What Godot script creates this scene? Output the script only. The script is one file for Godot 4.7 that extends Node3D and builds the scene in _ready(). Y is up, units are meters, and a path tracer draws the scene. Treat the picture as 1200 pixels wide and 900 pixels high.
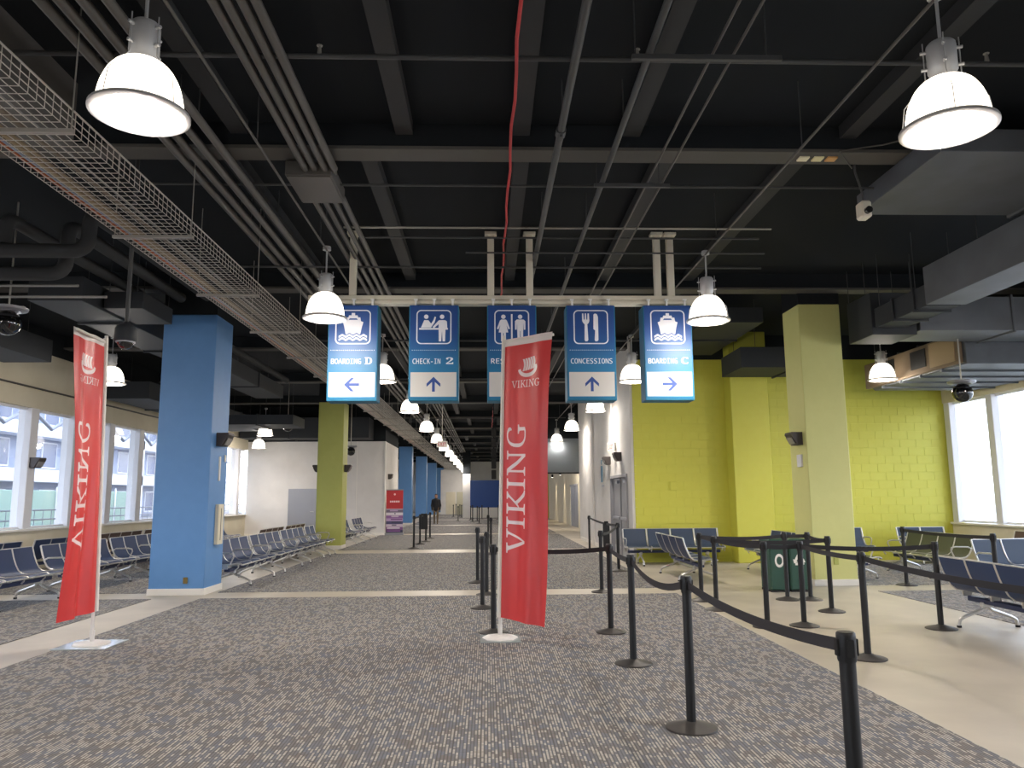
extends Node3D
# A cruise terminal hall: x right, y up, the hall runs towards -z. The eye stands at x = 0, z = 0, 1.55 m above the floor.

class MB:   # collects triangles of one mesh
	var v := PackedVector3Array()
	var n := PackedVector3Array()
	var u := PackedVector2Array()
	func tri(a: Vector3, b: Vector3, c: Vector3, na: Vector3, nb: Vector3, nc: Vector3, ua := Vector2.ZERO, ub := Vector2.ZERO, uc := Vector2.ZERO):
		var g := (c - a).cross(b - a)
		if g.dot(na + nb + nc) < 0.0:
			v.append_array([a, c, b]); n.append_array([na, nc, nb]); u.append_array([ua, uc, ub])
		else:
			v.append_array([a, b, c]); n.append_array([na, nb, nc]); u.append_array([ua, ub, uc])
	func quad(a: Vector3, b: Vector3, c: Vector3, d: Vector3, nn: Vector3, uv: Array = []):
		var t: Array = uv if uv.size() == 4 else [Vector2(0, 1), Vector2(1, 1), Vector2(1, 0), Vector2(0, 0)]
		tri(a, b, c, nn, nn, nn, t[0], t[1], t[2])
		tri(a, c, d, nn, nn, nn, t[0], t[2], t[3])
	func flat(a: Vector3, b: Vector3, c: Vector3, out: Vector3):
		var g := (c - a).cross(b - a)
		if g.length_squared() < 1e-16: return
		g = g.normalized()
		if g.dot(out) < 0.0: g = -g
		tri(a, b, c, g, g, g)
	func box(c: Vector3, s: Vector3, bev := 0.0, bs := Basis.IDENTITY):
		var h := s * 0.5
		var o: Callable = func(p: Vector3) -> Vector3: return c + bs * p
		var p: Callable = func(ax: int, sg: Vector3) -> Vector3:
			var q := Vector3(sg.x * (h.x - bev), sg.y * (h.y - bev), sg.z * (h.z - bev))
			q[ax] = sg[ax] * h[ax]
			return c + bs * q
		for ax in 3:
			var a1 := (ax + 1) % 3
			var a2 := (ax + 2) % 3
			for sg in [-1.0, 1.0]:
				var q := []
				for k in [[-1, -1], [1, -1], [1, 1], [-1, 1]]:
					var s3 := Vector3.ZERO
					s3[ax] = sg; s3[a1] = k[0]; s3[a2] = k[1]
					q.append(p.call(ax, s3))
				var nn := Vector3.ZERO
				nn[ax] = sg
				quad(q[0], q[1], q[2], q[3], bs * nn)
		if bev <= 0.0: return
		for ax in 3:     # the edges parallel to ax
			var a1 := (ax + 1) % 3
			var a2 := (ax + 2) % 3
			for s1 in [-1.0, 1.0]:
				for s2 in [-1.0, 1.0]:
					var e := Vector3.ZERO
					e[a1] = s1; e[a2] = s2
					var e0 := e; e0[ax] = -1.0
					var e1 := e; e1[ax] = 1.0
					quad(p.call(a1, e0), p.call(a1, e1), p.call(a2, e1), p.call(a2, e0), (bs * e).normalized())
		for sx in [-1.0, 1.0]:
			for sy in [-1.0, 1.0]:
				for sz in [-1.0, 1.0]:
					var s3 := Vector3(sx, sy, sz)
					flat(p.call(0, s3), p.call(1, s3), p.call(2, s3), bs * s3)
	func cyl(a: Vector3, b: Vector3, ra: float, rb: float, k := 12, caps := true):
		var d := (b - a).normalized()
		var x := d.cross(Vector3.RIGHT if absf(d.x) < 0.9 else Vector3.UP).normalized()
		var y := d.cross(x)
		for i in k:
			var t0 := TAU * i / k
			var t1 := TAU * (i + 1) / k
			var n0 := x * cos(t0) + y * sin(t0)
			var n1 := x * cos(t1) + y * sin(t1)
			tri(a + n0 * ra, b + n0 * rb, b + n1 * rb, n0, n0, n1)
			tri(a + n0 * ra, b + n1 * rb, a + n1 * ra, n0, n1, n1)
			if caps:
				tri(a, a + n0 * ra, a + n1 * ra, -d, -d, -d)
				tri(b, b + n0 * rb, b + n1 * rb, d, d, d)
	func tube(p: Array, r: float, k := 8):
		var m := p.size()
		var fr := []
		var x := Vector3.ZERO
		for i in m:
			var d: Vector3 = (p[mini(i + 1, m - 1)] - p[maxi(i - 1, 0)]).normalized()
			if i == 0: x = d.cross(Vector3.RIGHT if absf(d.x) < 0.9 else Vector3.UP).normalized()
			x = (x - d * x.dot(d)).normalized()
			fr.append([x, d.cross(x), d])
		for i in m - 1:
			for j in k:
				var t0 := TAU * j / k
				var t1 := TAU * (j + 1) / k
				var a0: Vector3 = fr[i][0] * cos(t0) + fr[i][1] * sin(t0)
				var a1: Vector3 = fr[i][0] * cos(t1) + fr[i][1] * sin(t1)
				var b0: Vector3 = fr[i + 1][0] * cos(t0) + fr[i + 1][1] * sin(t0)
				var b1: Vector3 = fr[i + 1][0] * cos(t1) + fr[i + 1][1] * sin(t1)
				tri(p[i] + a0 * r, p[i + 1] + b0 * r, p[i + 1] + b1 * r, a0, b0, b1)
				tri(p[i] + a0 * r, p[i + 1] + b1 * r, p[i] + a1 * r, a0, b1, a1)
				if i == 0: tri(p[0], p[0] + a0 * r, p[0] + a1 * r, -fr[0][2], -fr[0][2], -fr[0][2])
				if i == m - 2: tri(p[m - 1], p[m - 1] + b0 * r, p[m - 1] + b1 * r, fr[m - 1][2], fr[m - 1][2], fr[m - 1][2])
	func lathe(pr: Array, k := 20, c := Vector3.ZERO):   # pr: [r, y] pairs going round the section with the solid on their left
		for i in pr.size() - 1:
			var r0: float = pr[i][0]
			var y0: float = pr[i][1]
			var r1: float = pr[i + 1][0]
			var y1: float = pr[i + 1][1]
			var e := Vector2(y1 - y0, r0 - r1)
			if e.length() < 1e-9: continue
			e = e.normalized()
			var nb := [e, e]
			for w in 2:      # soften across gentle corners
				var j: int = i - 1 if w == 0 else i + 1
				if j < 0 or j >= pr.size() - 1: continue
				var f := Vector2(pr[j + 1][1] - pr[j][1], pr[j][0] - pr[j + 1][0])
				if f.length() < 1e-9: continue
				f = f.normalized()
				if f.dot(e) > 0.75: nb[w] = (e + f).normalized()
			for s in k:
				var t0 := TAU * s / k
				var t1 := TAU * (s + 1) / k
				var d0 := Vector3(cos(t0), 0, sin(t0))
				var d1 := Vector3(cos(t1), 0, sin(t1))
				var ys := Vector3.UP
				var a: Vector3 = c + d0 * r0 + ys * y0
				var b: Vector3 = c + d0 * r1 + ys * y1
				var cc: Vector3 = c + d1 * r1 + ys * y1
				var dd: Vector3 = c + d1 * r0 + ys * y0
				var na: Vector3 = d0 * nb[0].x + ys * nb[0].y
				var nbb: Vector3 = d0 * nb[1].x + ys * nb[1].y
				var nc: Vector3 = d1 * nb[1].x + ys * nb[1].y
				var nd: Vector3 = d1 * nb[0].x + ys * nb[0].y
				if r1 > 1e-6: tri(a, b, cc, na, nbb, nc)
				if r0 > 1e-6: tri(a, cc, dd, na, nc, nd)
	func ribbon(p: Array, x0: float, x1: float, th: float):   # a profile of Vector2(z, y), swept along x, with thickness
		var m := p.size()
		var nr := []
		for i in m:
			var d: Vector2 = (p[mini(i + 1, m - 1)] - p[maxi(i - 1, 0)]).normalized()
			nr.append(Vector3(0, d.x, -d.y))
		var at: Callable = func(i: int, x: float, s: float) -> Vector3: return Vector3(x, p[i].y, p[i].x) + nr[i] * (s * th * 0.5)
		for i in m - 1:
			for s in [-1.0, 1.0]:
				var a: Vector3 = at.call(i, x0, s)
				var b: Vector3 = at.call(i, x1, s)
				var c: Vector3 = at.call(i + 1, x1, s)
				var d: Vector3 = at.call(i + 1, x0, s)
				tri(a, b, c, nr[i] * s, nr[i] * s, nr[i + 1] * s)
				tri(a, c, d, nr[i] * s, nr[i + 1] * s, nr[i + 1] * s)
			for x in [[x0, -1.0], [x1, 1.0]]:
				quad(at.call(i, x[0], -1.0), at.call(i + 1, x[0], -1.0), at.call(i + 1, x[0], 1.0), at.call(i, x[0], 1.0), Vector3(x[1], 0, 0))
		for e in [0, m - 1]:
			flat(at.call(e, x0, -1.0), at.call(e, x1, -1.0), at.call(e, x1, 1.0), Vector3(0, 0, 0) + (at.call(e, x0, 0.0) - at.call(1 if e == 0 else m - 2, x0, 0.0)))
			flat(at.call(e, x0, -1.0), at.call(e, x1, 1.0), at.call(e, x0, 1.0), at.call(e, x0, 0.0) - at.call(1 if e == 0 else m - 2, x0, 0.0))
	func mesh() -> ArrayMesh:
		var a := []
		a.resize(Mesh.ARRAY_MAX)
		a[Mesh.ARRAY_VERTEX] = v; a[Mesh.ARRAY_NORMAL] = n; a[Mesh.ARRAY_TEX_UV] = u
		var am := ArrayMesh.new()
		am.add_surface_from_arrays(Mesh.PRIMITIVE_TRIANGLES, a)
		return am

class Canvas:   # flat print: polygons and letters filled into an image, drawn twice as large and reduced
	var im: Image
	var w: int
	var h: int
	func _init(ww: int, hh: int, c: Color):
		w = ww * 2; h = hh * 2
		im = Image.create(w, h, false, Image.FORMAT_RGBA8)
		im.fill(c)
	func poly(ps: Array, col: Color):    # contours in 0..1 of width and height, even-odd
		var y0 := 1e9
		var y1 := -1e9
		for c in ps:
			for q in c:
				y0 = minf(y0, q.y * h); y1 = maxf(y1, q.y * h)
		for y in range(maxi(0, floori(y0)), mini(h, ceili(y1) + 1)):
			var yy := y + 0.5
			var xs := []
			for c in ps:
				for i in c.size():
					var a: Vector2 = c[i]
					var b: Vector2 = c[(i + 1) % c.size()]
					var ay := a.y * h
					var by := b.y * h
					if (ay <= yy) != (by <= yy): xs.append((a.x + (b.x - a.x) * (yy - ay) / (by - ay)) * w)
			xs.sort()
			for i in range(0, xs.size() - 1, 2):
				var l := roundi(xs[i])
				var r := roundi(xs[i + 1])
				if r > l: im.fill_rect(Rect2i(l, y, r - l, 1), col)
	func rect(x0: float, y0: float, x1: float, y1: float, col: Color):
		im.fill_rect(Rect2i(roundi(x0 * w), roundi(y0 * h), roundi((x1 - x0) * w), roundi((y1 - y0) * h)), col)
	func disc(x: float, y: float, r: float, col: Color):    # r as a share of the width
		var c := []
		for i in 24: c.append(Vector2(x + cos(TAU * i / 24) * r, y + sin(TAU * i / 24) * r * w / h))
		poly([c], col)
	func line(a: Vector2, b: Vector2, t: float, col: Color):   # t as a share of the width
		var A := Vector2(a.x * w, a.y * h)
		var B := Vector2(b.x * w, b.y * h)
		var d := (B - A).normalized().orthogonal() * t * w * 0.5
		var s := Vector2(w, h)
		poly([[(A + d) / s, (B + d) / s, (B - d) / s, (A - d) / s]], col)
	func text(tt: PackedVector2Array, to: Callable, col: Color):  # triangles in 0..1 boxes, y down
		for i in range(0, tt.size(), 3): poly([[to.call(tt[i]), to.call(tt[i + 1]), to.call(tt[i + 2])]], col)
	func tex() -> ImageTexture:
		im.resize(w / 2, h / 2, Image.INTERPOLATE_BILINEAR)
		im.generate_mipmaps()
		return ImageTexture.create_from_image(im)

var taken := {}
var M := {}
var rng := RandomNumberGenerator.new()

func mat(c, rough := 0.6, metal := 0.0, spec := 0.5) -> StandardMaterial3D:
	var m := StandardMaterial3D.new()
	m.albedo_color = Color(c) if c is String else c
	m.roughness = rough; m.metallic = metal; m.metallic_specular = spec
	return m
func glow(c: String, e: float) -> StandardMaterial3D:
	var m := mat(c, 0.4)
	m.emission_enabled = true; m.emission = Color(c); m.emission_energy_multiplier = e
	return m
func printed(t: Texture2D, rough := 0.5) -> StandardMaterial3D:
	var m := mat("ffffff", rough)
	m.albedo_texture = t
	return m
func numbered(s: String) -> String:
	if not taken.has(s):
		taken[s] = 0
		return s
	taken[s] += 1
	return "%s_%03d" % [s, taken[s]]
func obj(called: String, b, m: Material, parent: Node = null, at := Vector3.ZERO) -> MeshInstance3D:
	var o := MeshInstance3D.new()
	o.mesh = b.mesh() if b is MB else b
	o.material_override = m
	o.position = at
	if parent == null:
		o.name = numbered(called); add_child(o)
	else:
		var k := 0
		o.name = called
		while parent.has_node(NodePath(str(o.name))):
			k += 1
			o.name = "%s_%03d" % [called, k]
		parent.add_child(o, true)
	return o
func bx(c: Vector3, s: Vector3, bev := 0.0) -> MB:
	var b := MB.new(); b.box(c, s, bev); return b
func span(x0: float, x1: float, y0: float, y1: float, z0: float, z1: float, bev := 0.0) -> MB:
	return bx(Vector3(x0 + x1, y0 + y1, z0 + z1) * 0.5, Vector3(absf(x1 - x0), absf(y1 - y0), absf(z1 - z0)), bev)
func cy(a: Vector3, b: Vector3, r: float, k := 12) -> MB:
	var m := MB.new(); m.cyl(a, b, r, r, k); return m
func tag(o: Node, label: String, category: String, group := "") -> Node:
	o.set_meta("label", label); o.set_meta("category", category)
	if group != "": o.set_meta("group", group)
	return o
func thing(called: String, label: String, category: String, at := Vector3.ZERO, turn := 0.0, group := "") -> Node3D:
	var o := Node3D.new()
	o.name = numbered(called); add_child(o)
	o.position = at; o.rotation.y = turn
	tag(o, label, category, group)
	return o
func struct(called: String, b, m: Material) -> MeshInstance3D:
	var o := obj(called, b, m); o.set_meta("kind", "structure"); return o
func snode(called: String) -> Node3D:
	var o := Node3D.new()
	o.name = numbered(called); add_child(o); o.set_meta("kind", "structure"); return o
func dup(r: Node3D, at: Vector3, turn: float, label: String, group := "") -> Node3D:
	var o: Node3D = r.duplicate()
	o.name = numbered(str(r.name).rstrip("0123456789").trim_suffix("_"))
	add_child(o); o.position = at; o.rotation.y = turn; o.set_meta("label", label)
	if group != "": o.set_meta("group", group)
	elif o.has_meta("group"): o.remove_meta("group")
	return o
func letters(s: String, font: String, weight := 400) -> Array:   # [triangles in a 0..1 box with y down, width over height]
	var sf := SystemFont.new()
	sf.font_names = PackedStringArray([font]); sf.font_weight = weight
	var f: Font = sf
	var tm := TextMesh.new()
	tm.text = s; tm.font = f; tm.font_size = 64; tm.depth = 0.0; tm.pixel_size = 0.01; tm.curve_step = 1.0
	var a := tm.get_mesh_arrays()
	var p: PackedVector3Array = a[Mesh.ARRAY_VERTEX]
	var ix: PackedInt32Array = a[Mesh.ARRAY_INDEX] if a[Mesh.ARRAY_INDEX] != null else PackedInt32Array()
	var lo := Vector3(1e9, 1e9, 0)
	var hi := Vector3(-1e9, -1e9, 0)
	for q in p:
		lo = lo.min(q); hi = hi.max(q)
	var out := PackedVector2Array()
	var cnt := ix.size() if ix.size() > 0 else p.size()
	for i in cnt:
		var q: Vector3 = p[ix[i]] if ix.size() > 0 else p[i]
		out.append(Vector2((q.x - lo.x) / (hi.x - lo.x), (hi.y - q.y) / (hi.y - lo.y)))
	return [out, (hi.x - lo.x) / (hi.y - lo.y)]

# ---------------------------------------------------------------- materials
func noise_tex(c0: String, c1: String, freq: float, sd: int, size := 512) -> ImageTexture:
	var nz := FastNoiseLite.new()
	nz.seed = sd; nz.frequency = freq; nz.fractal_octaves = 5
	var im := nz.get_seamless_image(size, size)
	im.convert(Image.FORMAT_RGB8)
	var a := Color(c0)
	var b := Color(c1)
	for y in size:
		for x in size: im.set_pixel(x, y, a.lerp(b, im.get_pixel(x, y).r))
	im.generate_mipmaps()
	return ImageTexture.create_from_image(im)
func tri_mat(t: Texture2D, sc: float, rough: float, spec := 0.5) -> StandardMaterial3D:
	var m := printed(t, rough)
	m.uv1_triplanar = true; m.uv1_world_triplanar = true; m.uv1_scale = Vector3.ONE * sc; m.metallic_specular = spec
	return m
func carpet_tex() -> ImageTexture:
	var S := 2048
	var N := 200
	var im := Image.create(S, S, false, Image.FORMAT_RGB8)
	im.fill(Color("5c5957"))
	var nz := FastNoiseLite.new()
	nz.seed = 7; nz.frequency = 0.16
	var patch := nz.get_seamless_image(N, N)
	nz.seed = 19; nz.frequency = 0.09
	var tint := nz.get_seamless_image(N, N)
	var c := float(S) / N
	for i in N:
		var j := 0
		while j < N:
			var run := rng.randi_range(1, 4)
			var p := patch.get_pixel(i, j).r
			var tn := tint.get_pixel(i, j).r
			var lit := rng.randf() < 0.3 + 0.4 * p
			for k in run:
				if j + k >= N: break
				var x := roundi(i * c)
				var y := roundi((j + k) * c)
				var base := Color("6b6a6b").lerp(Color("6c717c"), clampf((tn - 0.4) * 2.2, 0, 1)).lerp(Color("756c67"), clampf((0.45 - tn) * 2.0, 0, 1))
				im.fill_rect(Rect2i(x + 1, y, 9, 10), base)
				if lit:
					var g := rng.randf_range(-0.05, 0.05)
					im.fill_rect(Rect2i(x + 2, y + 1, 6, 10 if k < run - 1 else 8), Color(0.69 + g, 0.675 + g, 0.64 + g))
				else:
					im.fill_rect(Rect2i(x + 3, y + 1, 5, 8), base.lightened(0.10))
			j += run
	im.generate_mipmaps()
	return ImageTexture.create_from_image(im)
func make_materials():
	M.carpet = printed(carpet_tex(), 0.95)
	M.carpet.metallic_specular = 0.15
	M.beige = tri_mat(noise_tex("a79f91", "bdb5a5", 0.006, 3), 0.25, 0.42, 0.4)
	M.black = mat("25282b", 0.85, 0, 0.2)
	M.dark = mat("3a3b3c", 0.7, 0, 0.3)
	M.duct = tri_mat(noise_tex("54575b", "60646a", 0.01, 5, 256), 0.5, 0.5, 0.4)
	M.duct_dark = mat("303337", 0.6, 0, 0.35)
	M.pipe = mat("56534f", 0.55, 0.0, 0.4)
	M.pipe_dark = mat("444546", 0.55, 0.0, 0.4)
	M.beamgrey = mat("5a5854", 0.7, 0, 0.3)
	M.galv = mat("a8a49c", 0.45, 0.6)
	M.wire = mat("d2cdc4", 0.4, 0.5)
	M.white = tri_mat(noise_tex("cfccc8", "dad7d3", 0.008, 9, 256), 0.4, 0.8)
	M.cream = tri_mat(noise_tex("cfc6ae", "d9d1bb", 0.008, 11, 256), 0.4, 0.8)
	M.trim = mat("e4e0d8", 0.6)
	M.yellow = tri_mat(noise_tex("c6c34a", "c9c74f", 0.02, 13, 256), 0.7, 0.55)
	M.lime = tri_mat(noise_tex("aeb25e", "b2b662", 0.02, 15, 256), 0.7, 0.6)
	M.paleyellow = tri_mat(noise_tex("cdcd85", "d0d088", 0.02, 17, 256), 0.7, 0.6)
	M.blue = tri_mat(noise_tex("5a89be", "5e8dc2", 0.02, 21, 256), 0.7, 0.5)
	M.lamp = glow("fff4e4", 2.6)
	M.bulb = glow("fff6ea", 6.0)
	M.fitting = mat("b8b8b8", 0.4, 0.3)
	M.rim = mat("c0bebe", 0.35, 0.4)
	M.navy = mat("20355a", 0.55, 0, 0.5)
	M.navy_lit = mat("3a4658", 0.6, 0, 0.4)  # lit copy of the navy seats, the light put into a paler colour
	M.olive = mat("4a4f3c", 0.6, 0, 0.4)
	M.brown_reflection = mat("5f5048", 0.7, 0, 0.3)  # blue seat mesh, a brown reflection painted into its colour
	M.chrome = mat("d6d4d0", 0.28, 0.75)
	M.beam_navy = mat("2a3456", 0.45)
	M.rubber = mat("1a1a1a", 0.8)
	M.post = mat("1f2022", 0.45, 0.1, 0.5)
	M.base = mat("3a3735", 0.5, 0.2, 0.5)
	M.belt = mat("242328", 0.7)
	M.signside = mat("146f94", 0.5)
	M.offwhite = mat("dcd6c4", 0.5)
	M.hook = mat("f6f6f4", 0.4)
	M.polewhite = mat("dedad6", 0.4)
	M.glass = mat(Color(0.86, 0.92, 0.95, 0.07), 0.02)
	M.glass.transparency = BaseMaterial3D.TRANSPARENCY_ALPHA
	M.acrylic = mat("b4bcbc", 0.12, 0.2)
	M.frame = mat("d8d8dc", 0.5)
	M.doorgrey = mat("8c8c90", 0.5)
	M.steel = mat("9a9ba0", 0.35, 0.5)
	M.blackgloss = mat("0c0d10", 0.08, 0.0, 0.8)
	M.green = mat("24483a", 0.5)
	M.red = mat("b8282c", 0.6)
	M.orange = mat("c8662c", 0.6)

# ---------------------------------------------------------------- the start: eye, sky, exposure
func _ready():
	rng.seed = 20240
	var cam := Camera3D.new()
	cam.name = "camera"; add_child(cam)
	cam.position = Vector3(0, 1.55, 0)
	cam.fov = 53.13; cam.near = 0.05; cam.far = 400.0
	cam.rotation = Vector3(deg_to_rad(8.406), deg_to_rad(-1.889), deg_to_rad(-0.4))
	cam.current = true
	var env := Environment.new()
	var sky := Sky.new()
	var sm := ProceduralSkyMaterial.new()
	sm.sky_top_color = Color("c3d2ea"); sm.sky_horizon_color = Color("eef2fb")
	sm.ground_bottom_color = Color("a5a7aa"); sm.ground_horizon_color = Color("d4d8de")
	sm.sky_energy_multiplier = 2.5; sm.ground_energy_multiplier = 1.6
	sky.sky_material = sm
	env.background_mode = Environment.BG_SKY; env.sky = sky
	env.tonemap_mode = Environment.TONE_MAPPER_LINEAR
	env.tonemap_exposure = 1.12
	env.sdfgi_enabled = true; env.ssao_enabled = true; env.ssil_enabled = true
	var we := WorldEnvironment.new()
	we.name = "world"; we.environment = env; add_child(we)
	make_materials()
	shell()
	pillars()
	ceiling_runs()
	ducts()
	cable_tray()
	lamps()
	signs()
	flags()
	seating()
	stanchions()
	fittings()
	far_hall()
	outside()

# ---------------------------------------------------------------- floor, walls, windows
const CEIL := 5.5
const XL := -10.3
const XR := 11.3
func blocks(parent: Node, x0: float, x1: float, y1: float, z: float, m: Material):   # painted concrete blocks facing +z, laid in running bond
	var bw := 0.4
	var bh := 0.2
	var full := bx(Vector3.ZERO, Vector3(bw - 0.005, bh - 0.005, 0.05), 0.0025).mesh()
	var row := 0
	var y := 0.1
	while y + bh * 0.5 < y1:
		var x := x0 - (0.0 if row % 2 == 0 else bw * 0.5)
		while x < x1 - 0.01:
			var a := maxf(x, x0)
			var b := minf(x + bw, x1)
			if b - a > 0.02:
				var o := obj("block", full, m, parent, Vector3((a + b) * 0.5, y + bh * 0.5, z - 0.0225 + rng.randf_range(-0.0006, 0.0006)))
				o.scale.x = (b - a - 0.005) / (bw - 0.005)
			x += bw
		y += bh
		row += 1
func shell():
	var fl := snode("floor")
	obj("concrete_slab", span(-14, 14, -0.3, 0.0, -86, 10), M.beige, fl)
	var tile := 4.4
	var bays := [[-12.65, 10.0], [-22.4, -13.45], [-33.3, -23.9], [-44.3, -34.5], [-55.3, -45.5], [-66.0, -56.5], [-83.0, -67.0]]
	var k := 0
	for bay in bays:
		var strips := [[-4.53, 3.05]]
		if k < 3: strips.append([XL + 0.0, -5.3])
		if k == 0: strips.append([6.35, XR])
		if k == 1: strips.append([6.35, XR])
		for s in strips:
			var z0: float = bay[0]
			var z1: float = bay[1]
			if s[0] > 0 and k == 1: z0 = -18.0
			var b := MB.new()
			var q: Callable = func(x: float, z: float) -> Array: return [Vector3(x, 0.007, z), Vector2(x, z) / tile]
			var c := [q.call(s[0], z0), q.call(s[1], z0), q.call(s[1], z1), q.call(s[0], z1)]
			b.quad(c[0][0], c[1][0], c[2][0], c[3][0], Vector3.UP, [c[0][1], c[1][1], c[2][1], c[3][1]])
			for e in 4:
				var a0: Vector3 = c[e][0]
				var a1: Vector3 = c[(e + 1) % 4][0]
				var dn := Vector3(0, 0.007, 0)
				b.quad(a0, a1, a1 - dn, a0 - dn, ((a0 + a1) * 0.5 - Vector3((s[0] + s[1]) * 0.5, 0.007, (z0 + z1) * 0.5)).normalized(), [c[e][1], c[(e + 1) % 4][1], c[(e + 1) % 4][1], c[e][1]])
			obj("carpet", b, M.carpet, fl)
		k += 1
	# ceiling: black slab, cross beams every half bay, flat joists between them
	var ce := snode("ceiling")
	obj("slab", span(-14, 14, CEIL, CEIL + 0.3, -86, 10), M.black, ce)
	for i in 15:
		obj("cross_beam", span(XL, XR, 5.24, CEIL, -2.48 - 5.5 * i, -2.22 - 5.5 * i), M.black, ce)
		obj("beam_flange", span(XL, XR, 5.2, 5.24, -2.5 - 5.5 * i, -2.2 - 5.5 * i, 0.004), M.beamgrey, ce)
	var jx := [[-0.87, 0.37, 1.55, 3.9, -2.6], [-1.34, 0.4, 2.05, 3.6, -2.9], [-0.9, 0.6, 1.9, 3.4, -2.4]]
	for i in 14:
		for x in jx[(i + 2) % 3] if i != 1 and i != 0 else jx[0 if i == 0 else 1]:
			obj("joist", span(x - 0.09, x + 0.09, 5.36, CEIL, -2.5 - 5.5 * i, -7.7 - 5.5 * i), M.dark, ce)
	for x in jx[0]: obj("joist", span(x - 0.09, x + 0.09, 5.36, CEIL, 3.0, -2.2), M.dark, ce)
	obj("soffit", span(-4.35, -3.9, 4.85, CEIL, 3.0, -6.98, 0.01), M.pipe, ce)
	# left wall: long window band
	var wl := snode("wall_left")
	obj("sill_wall", span(XL - 0.3, XL, 0, 0.9, -33.5, 10), M.cream, wl)
	obj("head_wall", span(XL - 0.3, XL, 3.64, 4.95, -33.5, 10), M.cream, wl)
	obj("upper_wall", span(XL - 0.3, XL, 4.95, CEIL, -33.5, 10), M.black, wl)
	obj("sill", span(XL - 0.02, XL + 0.07, 0.88, 0.93, -33.5, 10, 0.008), M.trim, wl)
	obj("wall_conduit", cy(Vector3(XL + 0.04, 4.09, 9), Vector3(XL + 0.04, 4.09, -33.4), 0.022), M.pipe, wl)  # thin conduit pipe along the wall above the windows
	window_band("window", XL - 0.15, 0.93, 3.64, -33.4, 10.0, 1.83, 0.3, -17.8)
	# right wall
	var wr := snode("wall_right")
	obj("sill_wall", span(XR, XR + 0.3, 0, 0.86, -18.6, 10), M.cream, wr)
	obj("head_wall", span(XR, XR + 0.3, 3.78, 4.6, -18.6, 10), M.cream, wr)
	obj("upper_wall", span(XR, XR + 0.3, 4.6, CEIL, -18.6, 10), M.black, wr)
	obj("sill", span(XR - 0.06, XR + 0.02, 0.84, 0.89, -18.6, 10, 0.008), M.trim, wr)
	window_band("window", XR + 0.15, 0.89, 3.78, -18.55, 10.0, 1.6, 0.22, -16.85)
	# yellow block wall at the end of the right seating area, with its pilaster
	var wy := snode("wall_yellow")
	obj("backing", span(3.6, XR + 0.3, 0, CEIL, -19.0, -18.603), M.yellow, wy)
	blocks(wy, 3.56, 5.85, 4.9, -18.6, M.yellow)
	blocks(wy, 6.75, XR, 4.9, -18.6, M.yellow)
	obj("pilaster", span(5.85, 6.75, 0, CEIL, -18.66, -18.1, 0.012), M.yellow, wy)
	obj("black_band", span(3.56, XR, 4.9, CEIL, -18.64, -18.55), M.black, wy)
	obj("baseboard", span(3.56, 5.85, 0, 0.1, -18.64, -18.575), M.yellow, wy)
	obj("baseboard", span(6.75, XR, 0, 0.1, -18.64, -18.575), M.yellow, wy)
	# white wall of the rest rooms, along the hall
	var ww := snode("wall_white")
	obj("wall_near", span(3.5, 3.8, 0, CEIL, -19.2, -18.62), M.white, ww)
	obj("wall_over_door", span(3.5, 3.8, 2.12, CEIL, -21.75, -19.2), M.white, ww)
	obj("wall_far", span(3.5, 3.8, 0, CEIL, -29.0, -21.75), M.white, ww)
	obj("corner_strip", span(3.44, 3.5, 0, CEIL, -25.6, -25.2, 0.01), M.white, ww)
	obj("baseboard", span(3.475, 3.5, 0, 0.1, -29.0, -21.85), M.trim, ww)
	# rooms behind it, so that no daylight leaks in
	obj("wall_return", span(3.5, 4.7, 0, CEIL, -29.3, -29.0), M.white, ww)
	var d1 := snode("door_1")
	for z in [-20.48, -19.24]:
		var lf := obj("leaf", span(3.55, 3.60, 0.01, 2.05, z - 1.2 + 0.02, z - 0.0, 0.006), M.doorgrey, d1)
		obj("push_bar", span(3.49, 3.53, 0.95, 1.03, z - 1.1, z - 0.1, 0.01), M.steel, lf)
		obj("closer", span(3.48, 3.55, 1.9, 1.98, z - 0.5, z - 0.2, 0.01), M.steel, lf)
		obj("kick_plate", span(3.543, 3.55, 0.03, 0.25, z - 1.15, z - 0.05), M.steel, lf)
	obj("frame", span(3.46, 3.62, 0, 2.12, -19.24, -19.2), M.doorgrey, d1)
	obj("frame", span(3.46, 3.62, 0, 2.12, -21.75, -21.7), M.doorgrey, d1)
	obj("frame", span(3.46, 3.62, 2.05, 2.12, -21.7, -19.24), M.doorgrey, d1)
	obj("mullion", span(3.52, 3.62, 0, 2.05, -20.49, -20.45), M.doorgrey, d1)
	# white room block at the far end of the left seating area
	var wb := snode("wall_block")
	obj("face", span(XL, -4.4, 0, 4.0, -38.3, -33.5), M.white, wb)
	obj("face_top", span(XL, -4.4, 4.0, CEIL, -38.3, -33.5), M.black, wb)
	obj("corner_trim", span(-4.42, -4.38, 0, 4.0, -33.52, -33.47), M.trim, wb)
	obj("panel_joint", span(-5.62, -5.6, 0, 4.0, -33.5, -33.49), M.trim, wb)
	obj("baseboard", span(XL, -4.4, 0, 0.1, -33.5, -33.475), M.trim, wb)
	var d2 := snode("door_2")
	obj("leaf", span(-8.5, -7.3, 0.0, 1.98, -33.5, -33.46, 0.006), M.steel, d2)
	obj("handle", cy(Vector3(-7.4, 1.0, -33.42), Vector3(-7.55, 1.0, -33.42), 0.015), M.chrome, d2)
	# wall behind the eye
	var wk := snode("wall_behind")
	obj("face", span(-14, 14, -0.3, CEIL + 0.3, 10, 10.3), M.white, wk)
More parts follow.
